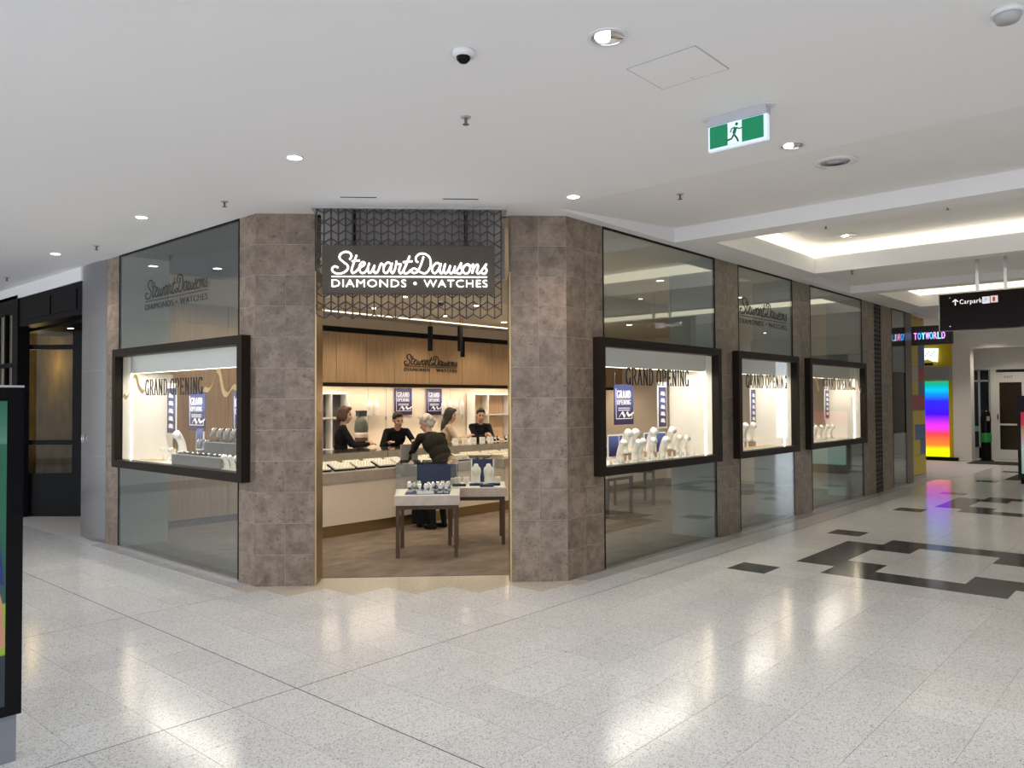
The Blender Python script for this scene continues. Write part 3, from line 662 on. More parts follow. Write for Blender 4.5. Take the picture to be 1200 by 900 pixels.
for u, v in ((.74, .32), (.92, .34), (1.32, .36), (1.72, .35)): stand('tall_necklace_stand', w_of(sc1, u + .28, v, Zs), -.5 + .15 * random.random(), 'tall white curved necklace stand on oak block beside the entrance pillar', 'necklace stand', 'tall necklace stands in the showcase')
for u, v in ((.58, .22), (.93, .20), (1.22, .24), (1.50, .26), (1.96, .24), (.72, .12), (1.36, .16), (2.08, .40)): stand('necklace_stand', w_of(sc1, u + .2, v, Zs), -.5 + .2 * random.random(), 'low white curved necklace stand in the showcase beside the entrance pillar', 'necklace stand', 'low necklace stands in the showcase')
for k in range(12): stand('ring_cone', w_of(sc1, .40 + k * .15, .055 if k % 2 else .075, Zs), 0, 'small white ring cone in the showcase beside the entrance pillar', 'ring stand', 'ring cones in the showcase')
for k in range(4): stand('white_tray', w_of(sc1, .55 + k * .45, .53, Zs), 0, 'white jewellery tray at the back of the necklace stand showcase', 'tray', 'white trays in the showcase')
for u in (.98, 1.18, 1.72, 1.98): stand('display_card', w_of(sc1, u + .12, .52, Zs + .018), -.25, 'small blue display card behind the white necklace stands', 'card', 'blue cards in the showcase')
# middle showcase
for k in range(3): stand('white_tray', w_of(sc2, .55 + k * .42, .14 + .02 * k, Zs), 0, 'white jewellery tray lying in the middle showcase', 'tray', 'trays in the middle showcase')
for u, v in ((.62, .42), (.95, .43), (1.25, .45)): stand('tall_necklace_stand', w_of(sc2, u + .2, v, Zs), -.4, 'white necklace stand in the middle showcase', 'necklace stand', 'necklace stands in the middle showcase')
for u, v in ((.70, .50), (1.08, .54)): stand('display_card', w_of(sc2, u + .2, v, Zs), -.3, 'blue display card in the middle showcase', 'card', 'cards in the middle showcase')
for k in range(5): stand('ring_cone', w_of(sc2, .5 + k * .12, .27, Zs), 0, 'white ring cone in the middle showcase', 'ring stand', 'ring cones in the middle showcase')
# far showcase
for k in range(4): stand('white_tray', w_of(sc3, .6 + k * .46, .15 + .03 * (k % 2), Zs), 0, 'white jewellery tray lying in the far showcase with ribbon decals', 'tray', 'trays in the far showcase')
for k in range(6): stand('necklace_stand', w_of(sc3, .8 + k * .25, .38, Zs), -.4, 'white necklace stand in the far showcase with ribbon decals', 'necklace stand', 'necklace stands in the far showcase')
for k in range(3): stand('display_card', w_of(sc3, 1.0 + k * .32, .52, Zs), -.2, 'blue display card in the far showcase with ribbon decals', 'card', 'cards in the far showcase')
# watch showcase
for u, v in ((.36, .36), (.52, .40), (.62, .33)): stand('necklace_stand', w_of(scL, u, v, Zs), -math.pi / 2 + .3, 'low white necklace stand beside the grey watch tiers', 'necklace stand', 'white stands in the watch showcase').scale = (.6, .6, .6)
stand('tall_necklace_stand', w_of(scL, .82, .34, Zs), -math.pi / 2 + .4, 'tall white necklace stand on oak block beside the watch tiers', 'necklace stand', None)
stand('white_tray', w_of(scL, .55, .14, Zs), -math.pi / 2, 'white bracelet tray at the front of the watch showcase', 'tray', None)
stand('display_card', w_of(scL, .92, .50, Zs + .12), -math.pi / 2, 'small card propped behind the white stand in the watch showcase', 'card', None)
tier = thing('suede_block', 'long low grey suede block carrying the dark watches', 'display block', w_of(scL, 1.12, .09, Zs), -math.pi / 2)
MB().box((0, 0, 0), (1.05, .42, .105)).obj('block', grey_suede, tier); MB().box((-.004, -.004, .105), (1.054, .424, .1095)).obj('top_edge', mat('suede_edge', (.22, .20, .19), .8), tier)
tier = thing('suede_block', 'raised grey suede block carrying a row of cuffs', 'display block', w_of(scL, 1.44, .30, Zs + .11), -math.pi / 2)
MB().box((0, 0, 0), (.73, .20, .125)).obj('block', grey_suede, tier); MB().box((-.004, -.004, .125), (.734, .204, .1295)).obj('top_edge', mat('suede_edge', (.22, .20, .19), .8), tier)
for k in range(9): stand('watch_flat', w_of(scL, 1.17 + k * .115, .19, Zs + .11), -math.pi / 2 + .35, 'dark watch lying on the lower grey step', 'watch', 'watches on the grey tier')
for k in range(5): stand('grey_cuff', w_of(scL, 1.50 + k * .14, .40, Zs + .24), -math.pi / 2 + .4, 'grey suede cuff with bracelet on the upper grey step', 'bracelet stand', 'cuffs on the grey tier')
for k in range(2): stand('grey_cuff', w_of(scL, 1.18 + k * .15, .40, Zs + .11), -math.pi / 2 + .4, 'grey suede cuff with bracelet on the lower grey step', 'bracelet stand', 'cuffs on the lower step')
for u in (2.24, 2.36, 2.48): stand('necklace_stand', w_of(scL, u, .11, Zs), -math.pi / 2 + .3, 'low white necklace stand in front of the grey tier near the pillar', 'necklace stand', 'white stands by the pillar').scale = (.62, .62, .62)
stand('display_card', w_of(scL, 1.62, .57, Zs), -math.pi / 2, 'grey blue card standing behind the cuffs on the watch tier', 'card', None)

# ================================================================== DISPLAY TABLES
def display_table(label, cx, cy, rotz, w=.66, d=.63):
    t = thing('display_table', label, 'display table', (cx, cy, .004), rotz); a, b = w / 2, d / 2
    for sx in (-1, 1):
        for sy in (-1, 1): MB().box((sx * (a - .022) - .02, sy * (b - .022) - .02, 0), (sx * (a - .022) + .02, sy * (b - .022) + .02, .55)).obj('leg', table_wood, t)
    for sy in (-1, 1): MB().box((-a + .042, sy * (b - .022) - .012, .51), (a - .042, sy * (b - .022) + .012, .55)).obj('apron', table_wood, t)
    for sx in (-1, 1): MB().box((sx * (a - .022) - .012, -b + .042, .51), (sx * (a - .022) + .012, b - .042, .55)).obj('apron', table_wood, t)
    MB().box((-a - .015, -b - .015, .555), (a + .015, b + .015, .655)).obj('slab', mat('table_top_stone', (.56, .50, .43), .5, noise=.12, nscale=14), t)
    MB().box((-a - .005, -b - .005, .655), (a + .005, b + .005, .660)).obj('deck', white_satin, t)
    for q in (((-a, -b, .66), (a, -b + .006, .985)), ((-a, b - .006, .66), (a, b, .985)), ((-a, -b + .006, .66), (-a + .006, b - .006, .985)), ((a - .006, -b + .006, .66), (a, b - .006, .985)), ((-a, -b, .985), (a, b, .991))):
        MB().box(*q).obj('glass_pane', case_glass, t)
    return t
A45 = -math.pi / 4
t1c = (2.09, 2.00); t2c = (2.965, 2.12)
T1 = display_table('glass topped display table of watches nearest the shop threshold', *t1c, A45); T2 = display_table('glass topped display table of white busts behind the watch table', *t2c, A45)
def tl(T, u, v, z): return w_of(T, u, v, z)
zt = .665
mtt = MB().box((-.24, -.24, 0), (.24, .20, .004)).obj('velvet_mat', mat('blue_mat', (.025, .035, .14), .8)); tag(mtt, 'blue mat under the watches on the display table', 'mat'); mtt.location = tl(T1, 0, 0, zt); mtt.rotation_euler = (0, 0, A45)
bp = MB().box((-.19, 0, 0), (.19, .012, .31)).obj('backdrop_panel', navy); tag(bp, 'dark blue backdrop panel behind the watches on the table', 'panel'); bp.location = tl(T1, .05, .26, zt); bp.rotation_euler = (0, 0, A45)
zm = zt + .0045
for u, v in ((-.2, .0), (-.15, .1), (-.1, -.02), (.0, .06), (.04, .14), (.10, .10), (.0, -.08), (.16, -.02), (.22, .08), (.13, -.12), (.2, -.12), (-.19, .14)):
    o = stand('watch_on_cuff', tl(T1, u, v, zm), A45 + random.uniform(-.3, .3), 'silver wristwatch on a cuff stand on the watch table', 'watch', 'watches on the display table'); k_ = random.uniform(1.1, 1.45); o.scale = (k_, k_, k_)
tr = MB().box((-.09, -.04, 0), (.09, .04, .018)).box((-.08, -.03, .018), (.08, .03, .024)).obj('white_block', white_satin); tag(tr, 'low white block in front of the watches on the table', 'block'); tr.location = tl(T1, -.02, -.19, zm); tr.rotation_euler = (0, 0, A45)
for u in (-.06, .0, .06): stand('watch_on_cuff', tl(T1, u - .02, -.19, zm + .0245), A45, 'silver wristwatch standing on the low white block', 'watch', 'watches on the white block')
for u in (.02, .17): stand('white_bust', tl(T2, u - .02, .08, zt), A45, 'white flat necklace bust on the rear display table', 'bust', 'busts on the rear display table')
bp2 = MB().box((-.14, 0, 0), (.14, .012, .31)).obj('backdrop_panel', white_satin); MB().box((-.125, -.004, .01), (.125, 0, .30)).obj('print', navy, bp2); tag(bp2, 'white edged navy panel behind the white busts', 'panel'); bp2.location = tl(T2, .08, .2, zt); bp2.rotation_euler = (0, 0, A45)
for u in (-.22, -.12, .26, -.28): stand('small_box', tl(T2, u, .05 if u > -.25 else -.04, zt), A45, 'small white earring box on the rear display table', 'box', 'earring boxes')
for u, v in ((-.2, -.14), (.0, -.1), (.2, -.1), (.12, -.23)): stand('navy_pad', tl(T2, u, v, zt), A45, 'navy ring pad on the rear display table', 'ring pad', 'navy ring pads')
# tables seen through the first long window
for n, (x, y, lab) in enumerate(((5.75, 2.25, 'display table seen through the widest showcase window nearest the partition'), (7.05, 2.62, 'display table deeper in the shop behind the widest showcase window'))):
    display_table(lab, x, y, 0 if n == 0 else A45)

# ================================================================== COUNTER
def counter_unit(x0, x1, lab):
    t = thing('jewellery_counter', lab, 'counter', (x0, 3.6, .004), 0); w = x1 - x0
    MB().box((0.0, .03, 0), (w, .7, .142)).obj('kickboard', brass, t); MB().box((.002, .0, .142), (w - .002, .72, .66)).obj('front_panel', cream, t)
    MB().box((0, -.02, .66), (w, .74, .785)).obj('stone_ledge', table_stone, t)
    MB().box((.004, .03, .785), (w - .004, .036, 1.015)).obj('glass_pane', case_glass, t); MB().box((.004, .03, 1.015), (w - .004, .70, 1.023)).obj('glass_top', case_glass, t)
    MB().box((.004, .69, .785), (w - .004, .70, 1.015)).obj('rear_panel', table_stone, t)
    return t
for a, lab in ((1.25, 'cream jewellery counter unit in front of the person with the bob'), (3.4, 'cream jewellery counter unit where the customer leans'), (5.55, 'cream jewellery counter unit with watches standing on its glass'), (7.7, 'cream jewellery counter end unit seen only through the showcase windows')): counter_unit(a, a + 2.145, lab)
for k in range(9): tilted(stand('jewellery_tray', (1.55 + k * .345, 3.80 + .03 * (k % 2), .790), random.uniform(-.2, .2), 'black jewellery tray with white cushions under the counter glass', 'tray', 'front row of trays in the counter'))
for k in range(9): tilted(stand('jewellery_tray', (1.60 + k * .345, 4.06, .790), random.uniform(-.2, .2), 'black jewellery tray with white cushions in the counter back row', 'tray', 'back row of trays in the counter'))
for k in range(7): tilted(stand('white_tray', (4.85 + k * .46, 3.86, .790), random.uniform(-.1, .1), 'white bracelet tray under the counter glass', 'tray', 'bracelet trays in the counter'))
for k in range(6): tilted(stand('white_tray', (4.95 + k * .46, 4.12, .790), random.uniform(-.1, .1), 'white bracelet tray in the counter back row', 'tray', 'back row of bracelet trays'))
for k in range(6): stand('watch_on_cuff', (5.25 + k * .13, 3.95 + .05 * (k % 2), 1.028), -.5, 'black wristwatch on a cuff standing on the counter glass', 'watch', 'watches on the counter')
for k in range(5): stand('small_box', (4.35 + k * .19, 3.9, 1.028), -.4, 'small white earring box on the counter glass', 'box', 'boxes on the counter')
mr = thing('counter_mirror', 'grey framed standing mirror on the counter ledge beside the customer', 'mirror', (3.19, 3.585, .79), 0)
MB().box((-.15, .0, .02), (.15, .015, .30)).obj('panel', mat('mirror_back', (.30, .30, .28), .35), mr); MB().box((-.08, -.004, 0), (.08, .04, .02)).obj('foot', grey_panel, mr)
m = MB(); m.ball((.01, -.012, .185), (.032, .014, .028)); m.tube([(.01, -.012, .17), (-.01, -.012, .03)], [.01, .03], 8); m.obj('black_knob', black, mr, True)
# dark back desk
dk = thing('back_desk', 'low dark back desk along the niche wall', 'desk', (2.7, 5.46, 0))
MB().box((0, 0, .0), (7.5, .36, .86)).obj('body', table_wood, dk); MB().box((-.02, -.02, .86), (7.54, .37, .90)).obj('top', white_satin, dk)
# niche shelving
def niche_shelf(label, x, w, m):
    t = thing('niche_shelving', label, 'shelving', (x, 5.60, .901))
    for u in (0, w * .38, w): MB().box((u - .012, 0, 0), (u + .012, .2, .91)).obj('upright', white_satin, t)
    for z in (.02, .5, .88): MB().box((0, .005, z), (w, .2, z + .022)).obj('shelf', white_satin, t)
    for r in range(2):
        for c in range(2): MB().box((.02 + c * w * .38, .15, .05 + r * .48), (w * .36 + c * w * .6, .19, .47 + r * .40)).obj('back_board', m, t)
    return t
niche_shelf('white shelving with dark striped boards behind the bobbed hair person', 3.2, .46, mat('stripe_dark', (.12, .11, .12), .5, noise=.5, nscale=6, stretch=(8, 1, .2)))
niche_shelf('white shelving with pale orange boards behind the person reaching across the counter', 6.5, .95, mat('stripe_cream', (.62, .42, .26), .5, noise=.25, nscale=6, stretch=(8, 1, .2)))
gs = thing('glass_shelf', 'long glass shelf on the niche wall under the posters', 'shelf', (3.70, 5.64, 1.42)); MB().box((0, 0, 0), (2.75, .2, .012)).obj('board', case_glass, gs); 
for u in (.02, .9, 1.8, 2.7): MB().box((u, .18, -.06), (u + .02, .22, 0)).obj('bracket', silver, gs)
for k, x in enumerate((3.76, 4.20, 4.34, 5.85, 6.0, 6.15, 6.3)): stand('white_bust', (x, 5.74, 1.433), 0, 'white bust shape standing in for reflected lights above the niche glass shelf', 'bust', 'bust shapes standing in for reflections')  # added white shapes imitating ghostly reflections of the lights in the glass
vs = thing('tall_vase', 'tall grey green vase with cream band standing on the back desk', 'vase', (3.90, 5.56, .901))
MB().lathe([(.0, .0), (.07, .0), (.10, .06), (.11, .14), (.10, .2)], n=16).obj('foot', table_wood, vs, True); MB().lathe([(.101, .2), (.115, .24), (.112, .27), (.105, .28)], n=16).obj('band', cream, vs, True)
MB().lathe([(.104, .28), (.112, .34), (.10, .44), (.07, .52), (.055, .53), (0, .53)], n=16).obj('body', mat('vase_green', (.10, .11, .085), .3), vs, True)
bx = thing('dark_box', 'small charcoal box resting on the vase beside the white bust shapes', 'box', (3.90, 5.56, 1.432)); MB().box((-.07, -.05, 0), (.07, .05, .07)).obj('body', mat('charcoal', (.05, .055, .06), .4), bx); MB().box((-.073, -.053, .07), (.073, .053, .09)).obj('lid', mat('charcoal2', (.035, .04, .045), .4), bx)
# pendants
def pendant(label, x, y, z0, z1):
    t = thing('pendant_lamp', label, 'lamp', (x, y, 3.02)); MB().tube([(0, 0, 0), (0, 0, z1 - 3.02)], .004, 6).obj('cord', black, t)
    MB().lathe([(.03, z0 - 3.02), (.036, z0 - 3.02), (.036, z1 - 3.02), (.0, z1 - 3.02)], n=14).obj('shade', black, t); MB().lathe([(0, z0 - 3.015), (.029, z0 - 3.015), (.029, z0 - 3.01), (0, z0 - 3.01)], n=12).obj('bulb', lamp_emit_warm, t)
pendant('short black cylinder pendant lamp over the counter', 3.6, 3.62, 2.36, 2.70); pendant('black cylinder pendant lamp over the counter hanging closer to the entrance', 4.16, 3.6, 2.38, 2.74); pendant('lowest black cylinder pendant lamp over the staff side', 4.95, 4.35, 2.36, 2.62)

# ================================================================== PEOPLE
def remeshed(mb, name, vox, smooth_it=4):
    me = bpy.data.meshes.new(name); me.from_pydata(mb.v, [], mb.f); me.update(); o = bpy.data.objects.new(name, me); COL.objects.link(o)
    md = o.modifiers.new('r', 'REMESH'); md.mode = 'VOXEL'; md.voxel_size = vox; md.use_smooth_shade = True
    sm = o.modifiers.new('s', 'SMOOTH'); sm.factor = .5; sm.iterations = smooth_it
    dg = bpy.context.evaluated_depsgraph_get(); dg.update(); out = bpy.data.meshes.new_from_object(o.evaluated_get(dg))
    bpy.data.objects.remove(o); bpy.data.meshes.remove(me); out.name = name; return out
def rotm(yaw, pitch, roll): return Matrix.Rotation(yaw, 3, 'Z') @ Matrix.Rotation(pitch, 3, 'X') @ Matrix.Rotation(roll, 3, 'Y')
def person(label, loc, az, S=1.0, lean=.15, side=0.0, head=(0, 0, 0), hands=None, top=black_cloth, hair='bob', hair_m=hair_brown, coat=False, vox=.0075, long_sleeve=True, build=1.0):
    root = thing('person', label, 'person', loc, az - math.pi / 2)
    El = []; mb = MB()        # El: (p0, r0, p1, r1, material)
    def cap(p0, r0, p1, r1, k):
        p0, p1 = Vector(p0), Vector(p1); El.append((p0, r0, p1, r1, k)); mb.tube([p0, p1], [r0, r1], 10); mb.ball(p0, r0, 10, 6); mb.ball(p1, r1, 10, 6)
    def ell(c, r, k, M=None):
        c = Vector(c); n0 = len(mb.v); mb.ball((0, 0, 0), r, 14, 10)
        for i in range(n0, len(mb.v)):
            q = Vector(mb.v[i]); q = (M @ q if M else q) + c; mb.v[i] = tuple(q)
        mr_ = min(r); long = max(r); ax = Vector([1 if v == long else 0 for v in r]); ax = M @ ax if M else ax
        El.append((c - ax * (long - mr_) * .9, mr_, c + ax * (long - mr_) * .9, mr_, k))
    TOP, SKIN, LEG, EYE, LIP, SHOE = range(6)
    t = Vector((math.sin(side), math.sin(lean) * math.cos(side), math.cos(lean) * math.cos(side))) * S
    P = Vector((0, -.12 * math.sin(lean) * 2, .93 * S)); M = Vector((1, 0, 0)).cross(t); Rl = Matrix.Rotation(-lean, 3, 'X') @ Matrix.Rotation(side, 3, 'Y')
    for s in (-1, 1):
        hip = P + Vector((s * .09 * S, 0, -.02)); kn = Vector((s * .10 * S, .03, .50 * S)); an = Vector((s * .10 * S, -.03, .09 * S))
        cap(hip, .085 * S, kn, .058 * S, LEG); cap(kn, .058 * S, an, .04 * S, LEG); cap(an + Vector((0, -.02, -.045 * S)), .036 * S, an + Vector((s * .01, .15 * S, -.058 * S)), .03 * S, SHOE)
    ell(P + t * .02, (.155 * S * build, .11 * S * build, .12 * S), TOP if coat else LEG, Rl)
    if coat: cap(P + Vector((-.05, 0, -.02)), .12 * S, P + Vector((-.05, -.01, -.28 * S)), .13 * S, TOP); cap(P + Vector((.05, 0, -.02)), .12 * S, P + Vector((.05, -.01, -.28 * S)), .13 * S, TOP)
    ell(P + t * .16, (.140 * S * build, .105 * S * build, .15 * S), TOP, Rl); ell(P + t * .32, (.165 * S * build, .118 * S * build, .17 * S), TOP, Rl)
    X = (Rl @ Vector((1, 0, 0)))
    shc = P + t * .45
    cap(shc - X * .15 * S * build, .058 * S, shc + X * .15 * S * build, .058 * S, TOP); cap(shc - X * .06 * S, .07 * S, shc + X * .06 * S, .07 * S, TOP)
    nk = P + t * .50; hd = nk + (t * .55 + Vector((0, 0, .45 * S))) * .155 + Vector((0, .015, 0)); cap(shc, .06 * S, nk, .05 * S, SKIN if not coat else TOP); cap(nk, .05 * S, hd, .05 * S, SKIN)
    HM = Matrix.Rotation(head[0], 3, 'Z') @ Matrix.Rotation(-head[1], 3, 'X') @ Matrix.Rotation(head[2], 3, 'Y')
    def hp(x, y, z): return hd + HM @ (Vector((x, y, z)) * S)
    def hel(c, r, k): ell(hp(*c), tuple(q * S for q in r), k, HM)
    hel((0, -.005, .03), (.076, .095, .098), SKIN); hel((0, .028, -.035), (.058, .066, .072), SKIN); hel((0, .055, -.085), (.03, .03, .026), SKIN)
    cap(hp(0, .090, .015), .010 * S, hp(0, .108, -.022), .015 * S, SKIN)
    for s in (-1, 1):
        hel((s * .033, .084, .022), (.010, .008, .006), EYE); hel((s * .034, .084, .045), (.022, .010, .007), SKIN); hel((s * .080, -.005, .005), (.010, .02, .030), SKIN); hel((s * .045, .06, -.012), (.024, .024, .02), SKIN)
    hel((0, .092, -.052), (.024, .010, .009), LIP)
    hands = hands or [(-.22, .05, .80), (.22, .05, .80)]
    for s, hnd in zip((-1, 1), hands):
        sh = shc + X * s * .165 * S * build; hnd = Vector(hnd); a, b = .29 * S, .26 * S; d = hnd - sh
        if d.length > (a + b) * .985: d = d.normalized() * (a + b) * .985; hnd = sh + d
        l = d.length; ca = (a * a + l * l - b * b) / (2 * a * l); h_ = a * math.sqrt(max(0, 1 - ca * ca)); hint = Vector((s * .6, -.25, -1)); hint = hint - d.normalized() * hint.dot(d.normalized()); el = sh + d.normalized() * a * ca + hint.normalized() * h_
        cap(sh, .056 * S, el, .043 * S, TOP); fo = hnd - el; cap(el, .043 * S, el + fo * .88, .032 * S, TOP); cap(el + fo * .86, .027 * S, hnd, .026 * S, SKIN)
        fd = fo.normalized(); acr = fd.cross(Vector((0, 0, 1))).normalized() * s; pal = hnd + fd * .045 * S; nrm = acr.cross(fd)
        cap(hnd, .026 * S, pal, .020 * S, SKIN)
        for q, (o_, ln) in enumerate(((-.03, .062), (-.010, .074), (.010, .070), (.028, .055))):
            b0 = hnd + fd * .05 * S + acr * o_ * S; k1 = b0 + fd * ln * .55 * S + Vector((0, 0, -.006 * S)); k2 = k1 + (fd * .7 + Vector((0, 0, -.7))) * ln * .5 * S; cap(hnd + fd * .02 * S + acr * o_ * .8 * S, .012 * S, b0, .011 * S, SKIN); cap(b0, .0095 * S, k1, .0088 * S, SKIN); cap(k1, .0088 * S, k2, .0078 * S, SKIN)
        th0 = hnd + fd * .012 * S - acr * .02 * S; th1 = th0 + (fd * .6 - acr * .8) * .036 * S; cap(th0, .013 * S, th1, .011 * S, SKIN); cap(th1, .011 * S, th1 + (fd * .95 - acr * .1) * .032 * S, .009 * S, SKIN)
    me = remeshed(mb, 'body', vox)
    for q in (top, skin, trouser, eye_dark, lip, black): me.materials.append(q)
    n = len(me.polygons); cen = np.zeros(n * 3); me.polygons.foreach_get('center', cen); cen = cen.reshape(-1, 3); best = np.full(n, 1e9); idx = np.zeros(n, int)
    for p0, r0, p1, r1, k in El:
        a = np.array(p0); b = np.array(p1); ab = b - a; L2 = max(ab @ ab, 1e-9); tt = np.clip((cen - a) @ ab / L2, 0, 1); dd = np.linalg.norm(cen - a - tt[:, None] * ab, axis=1) - (r0 + (r1 - r0) * tt)
        dd = dd - (.003 if k == LIP else .0015 if k == EYE else 0); w = dd < best; best[w] = dd[w]; idx[w] = k
    me.polygons.foreach_set('material_index', idx.astype(np.int32)); me.polygons.foreach_set('use_smooth', [True] * n)
    place(me, 'body', root)
    hb = MB()
    def hh(c, r):
        n0 = len(hb.v); hb.ball((0, 0, 0), tuple(q * S for q in r), 14, 10)
        for i in range(n0, len(hb.v)): hb.v[i] = tuple(HM @ Vector(hb.v[i]) + hp(*c))
    hh((0, -.022, .052), (.087, .098, .098))
    if hair in ('bob', 'long'):
        for s in (-1, 1): hh((s * .070, -.018, -.01), (.026, .055, .085))
        hh((0, -.075, -.01), (.08, .05, .10)); hh((0, .05, .115), (.06, .045, .03))
    if hair == 'long':
        for s in (-1, 1): hh((s * .055, -.055, -.14), (.04, .05, .14))
        hh((0, -.085, -.15), (.07, .045, .17))
    if hair == 'short':
        hh((0, -.06, .0), (.075, .05, .06)); hh((0, .045, .115), (.062, .05, .034))
    if hair == 'curly':
        for k in range(22):
            a = k * 2.4; zz = -.03 + .15 * ((k * 7) % 11) / 11; rr = .088 - .25 * max(0, zz - .07); yy = rr * math.sin(a) - .03
            if yy < .03 or zz > .09: hh((rr * math.cos(a), yy, zz), (.030, .030, .030))
        hh((0, -.07, -.01), (.075, .045, .07))
    hm = remeshed(hb, 'hair', .009, 3); hm.materials.append(hair_m); hm.polygons.foreach_set('use_smooth', [True] * len(hm.polygons)); place(hm, 'hair', root)
    return root
D = math.radians
person('person with a brown bob in a black top standing behind the counter', (2.84, 4.62, .004), D(-32), .925, .10, head=(.0, .12, 0), hands=[(-.10, .36, 1.08), (.12, .38, 1.07)], hair='bob', hair_m=hair_brown)
person('dark haired person in a black top leaning over the counter to the customer', (4.0, 4.85, .004), D(-118), .93, .62, head=(.25, .28, .1), hands=[(-.22, .46, 1.06), (.18, .46, 1.06)], hair='short', hair_m=hair_black)
person('white haired customer in a dark coat leaning on the counter', (3.24, 3.10, .004), D(90), .93, .66, head=(.30, .35, 0), hands=[(.0, .46, 1.11), (.24, .47, 1.07)], top=coat_cloth, hair='curly', hair_m=hair_white, coat=True, build=1.25)
person('person with long dark hair in a beige top looking at their hands', (4.85, 4.62, .004), D(-40), .905, .16, head=(0, .22, 0), hands=[(-.07, .34, 1.10), (.08, .36, 1.11)], top=beige_cloth, hair='long', hair_m=hair_black)
person('dark haired person in a black top with arms reaching across the counter', (5.78, 4.8, .004), D(-120), .91, .32, head=(-.12, .2, 0), hands=[(-.05, .42, 1.12), (.0, .44, 1.10)], hair='short', hair_m=hair_black)
sb = thing('wheeled_suitcase', 'small black wheeled bag on the carpet by the customer', 'suitcase', (3.28, 3.40, .004), .3)
MB().box((-.16, -.09, .05), (.16, .09, .32)).obj('body', black_cloth, sb)
for s in (-1, 1): m = MB().lathe([(0, -.015), (.03, -.015), (.03, .015), (0, .015)], n=12); m.v = [(s * .12 + z, y, .03 + x) for x, y, z in m.v]; m.obj('wheel', black, sb)
MB().tube([(-.09, .07, .32), (-.09, .07, .42), (.09, .07, .42), (.09, .07, .32)], .008, 6).obj('handle', silver, sb)

# ================================================================== MALL CEILING FIXTURES
def ramp_z(x): return H if x < 1.67 else H + .153 * (x - 1.67) / 2.1
def downlight(label, x, y, z, r, lit=True, group=None, e=38, col=(1, .95, .88)):
    t = thing('ceiling_downlight', label, 'downlight', (x, y, z), 0, group)
    MB().lathe([(r * .8, -.001), (r, -.001), (r, -.008), (r * .82, -.008)], n=24).obj('trim_ring', white_plastic, t, False)
    if lit: MB().lathe([(0, -.006), (r * .8, -.006), (r * .8, -.003), (0, -.003)], n=24).obj('lens', lamp_emit, t)
    else:
        MB().lathe([(r * .80, -.006), (r * .80, -.003), (0, -.0015), (0, -.006 + .004)], n=24).obj('reflector', chrome, t, True)
        MB().lathe([(0, -.010), (r * .30, -.010), (r * .34, -.004), (0, -.004)], (0, r * .25, 0), n=14).obj('bulb', lamp_emit, t, True)
    if e: lamp('spot', 'SPOT', (0, 0, -.03), e, col, t, size=r * .7, angle=125)
    return t
downlight('small lit downlight over the floor joint in front of the entrance pillar', -.68, .321, H, .062); downlight('small lit downlight in front of the ribbon window', -.645, 2.886, H, .062); downlight('small lit downlight in front of the dark shopfront', -.55, 5.393, H, .062); downlight('small lit downlight just outside the pillar right of the entrance', 1.49, -.478, H, .062, col=(1, .84, .78))
downlight('large downlight with silver reflector beside the access hatch', -.70, -2.345, H, .097, False, e=70); downlight('large downlight with silver reflector beside the exit sign', 1.44, -2.362, H, .09, False, e=70); downlight('recessed downlight inside the lit ceiling coffer', 6.49, -1.035, H + .369, .11, False, e=8)
for x, y in ((2.7, -5.6), (2.7, -7.4), (8.3, -5.6), (8.3, -7.4), (8.3, -3.2), (13.6, -3.0), (16.5, -1.5), (16.5, -4.5), (18.2, -.4), (20.2, -.5), (17.6, 1.8)): downlight('added large downlight brightening the far side of the mall', x, y, ramp_z(x) if x < 4 else H + (.12 if x < 12 else .1), .09, False, 'added downlights brightening the mall', e=95, col=(1, .90, .76))  # added lamps, put in to brighten the corridor and its far end
vt = thing('round_vent', 'round white ceiling air vent beyond the exit sign', 'vent', (2.09, -2.42, ramp_z(2.09) - .003)); MB().lathe([(.10, 0), (.15, -.002), (.15, -.01), (.11, -.018), (.10, -.012)], n=28).obj('outer_ring', white_plastic, vt, True)
for k in range(3): MB().lathe([(.015 + k * .027, -.022 + k * .004), (.033 + k * .027, -.012 + k * .004), (.033 + k * .027, -.009 + k * .004), (.015 + k * .027, -.019 + k * .004)], n=24).obj('blade_ring', grey_panel, vt, True)
sd = thing('smoke_detector', 'white round smoke detector on the ceiling by the frame edge', 'detector', (.29, -3.80, H)); MB().lathe([(0, -.05), (.045, -.05), (.055, -.03), (.055, -.02), (0, -.02)], n=20).obj('head', grey_panel, sd, True); MB().lathe([(0, -.02), (.065, -.02), (.068, 0), (0, 0)], n=20).obj('base', white_plastic, sd, True)
dc = thing('dome_camera', 'white dome security camera on the mall ceiling', 'camera', (-1.051, -1.733, H)); MB().lathe([(0, -.03), (.05, -.03), (.055, -.015), (.055, 0), (0, 0)], n=20).obj('base', white_plastic, dc, True); MB().lathe([(0, -.062), (.018, -.058), (.032, -.045), (.036, -.03), (0, -.03)], n=18).obj('dome', black_gloss, dc, True)
def dome_small(label, x, y, z):
    t = thing('dome_camera', label, 'camera', (x, y, z)); MB().lathe([(0, -.03), (.06, -.03), (.065, 0), (0, 0)], n=16).obj('base', white_plastic, t, True); MB().lathe([(0, -.075), (.022, -.07), (.04, -.05), (.045, -.03), (0, -.03)], n=16).obj('dome', black_gloss, t, True)
dome_small('small dome camera on the shop ceiling behind the pendants', 3.5, 3.3, 3.02)
SPR = None
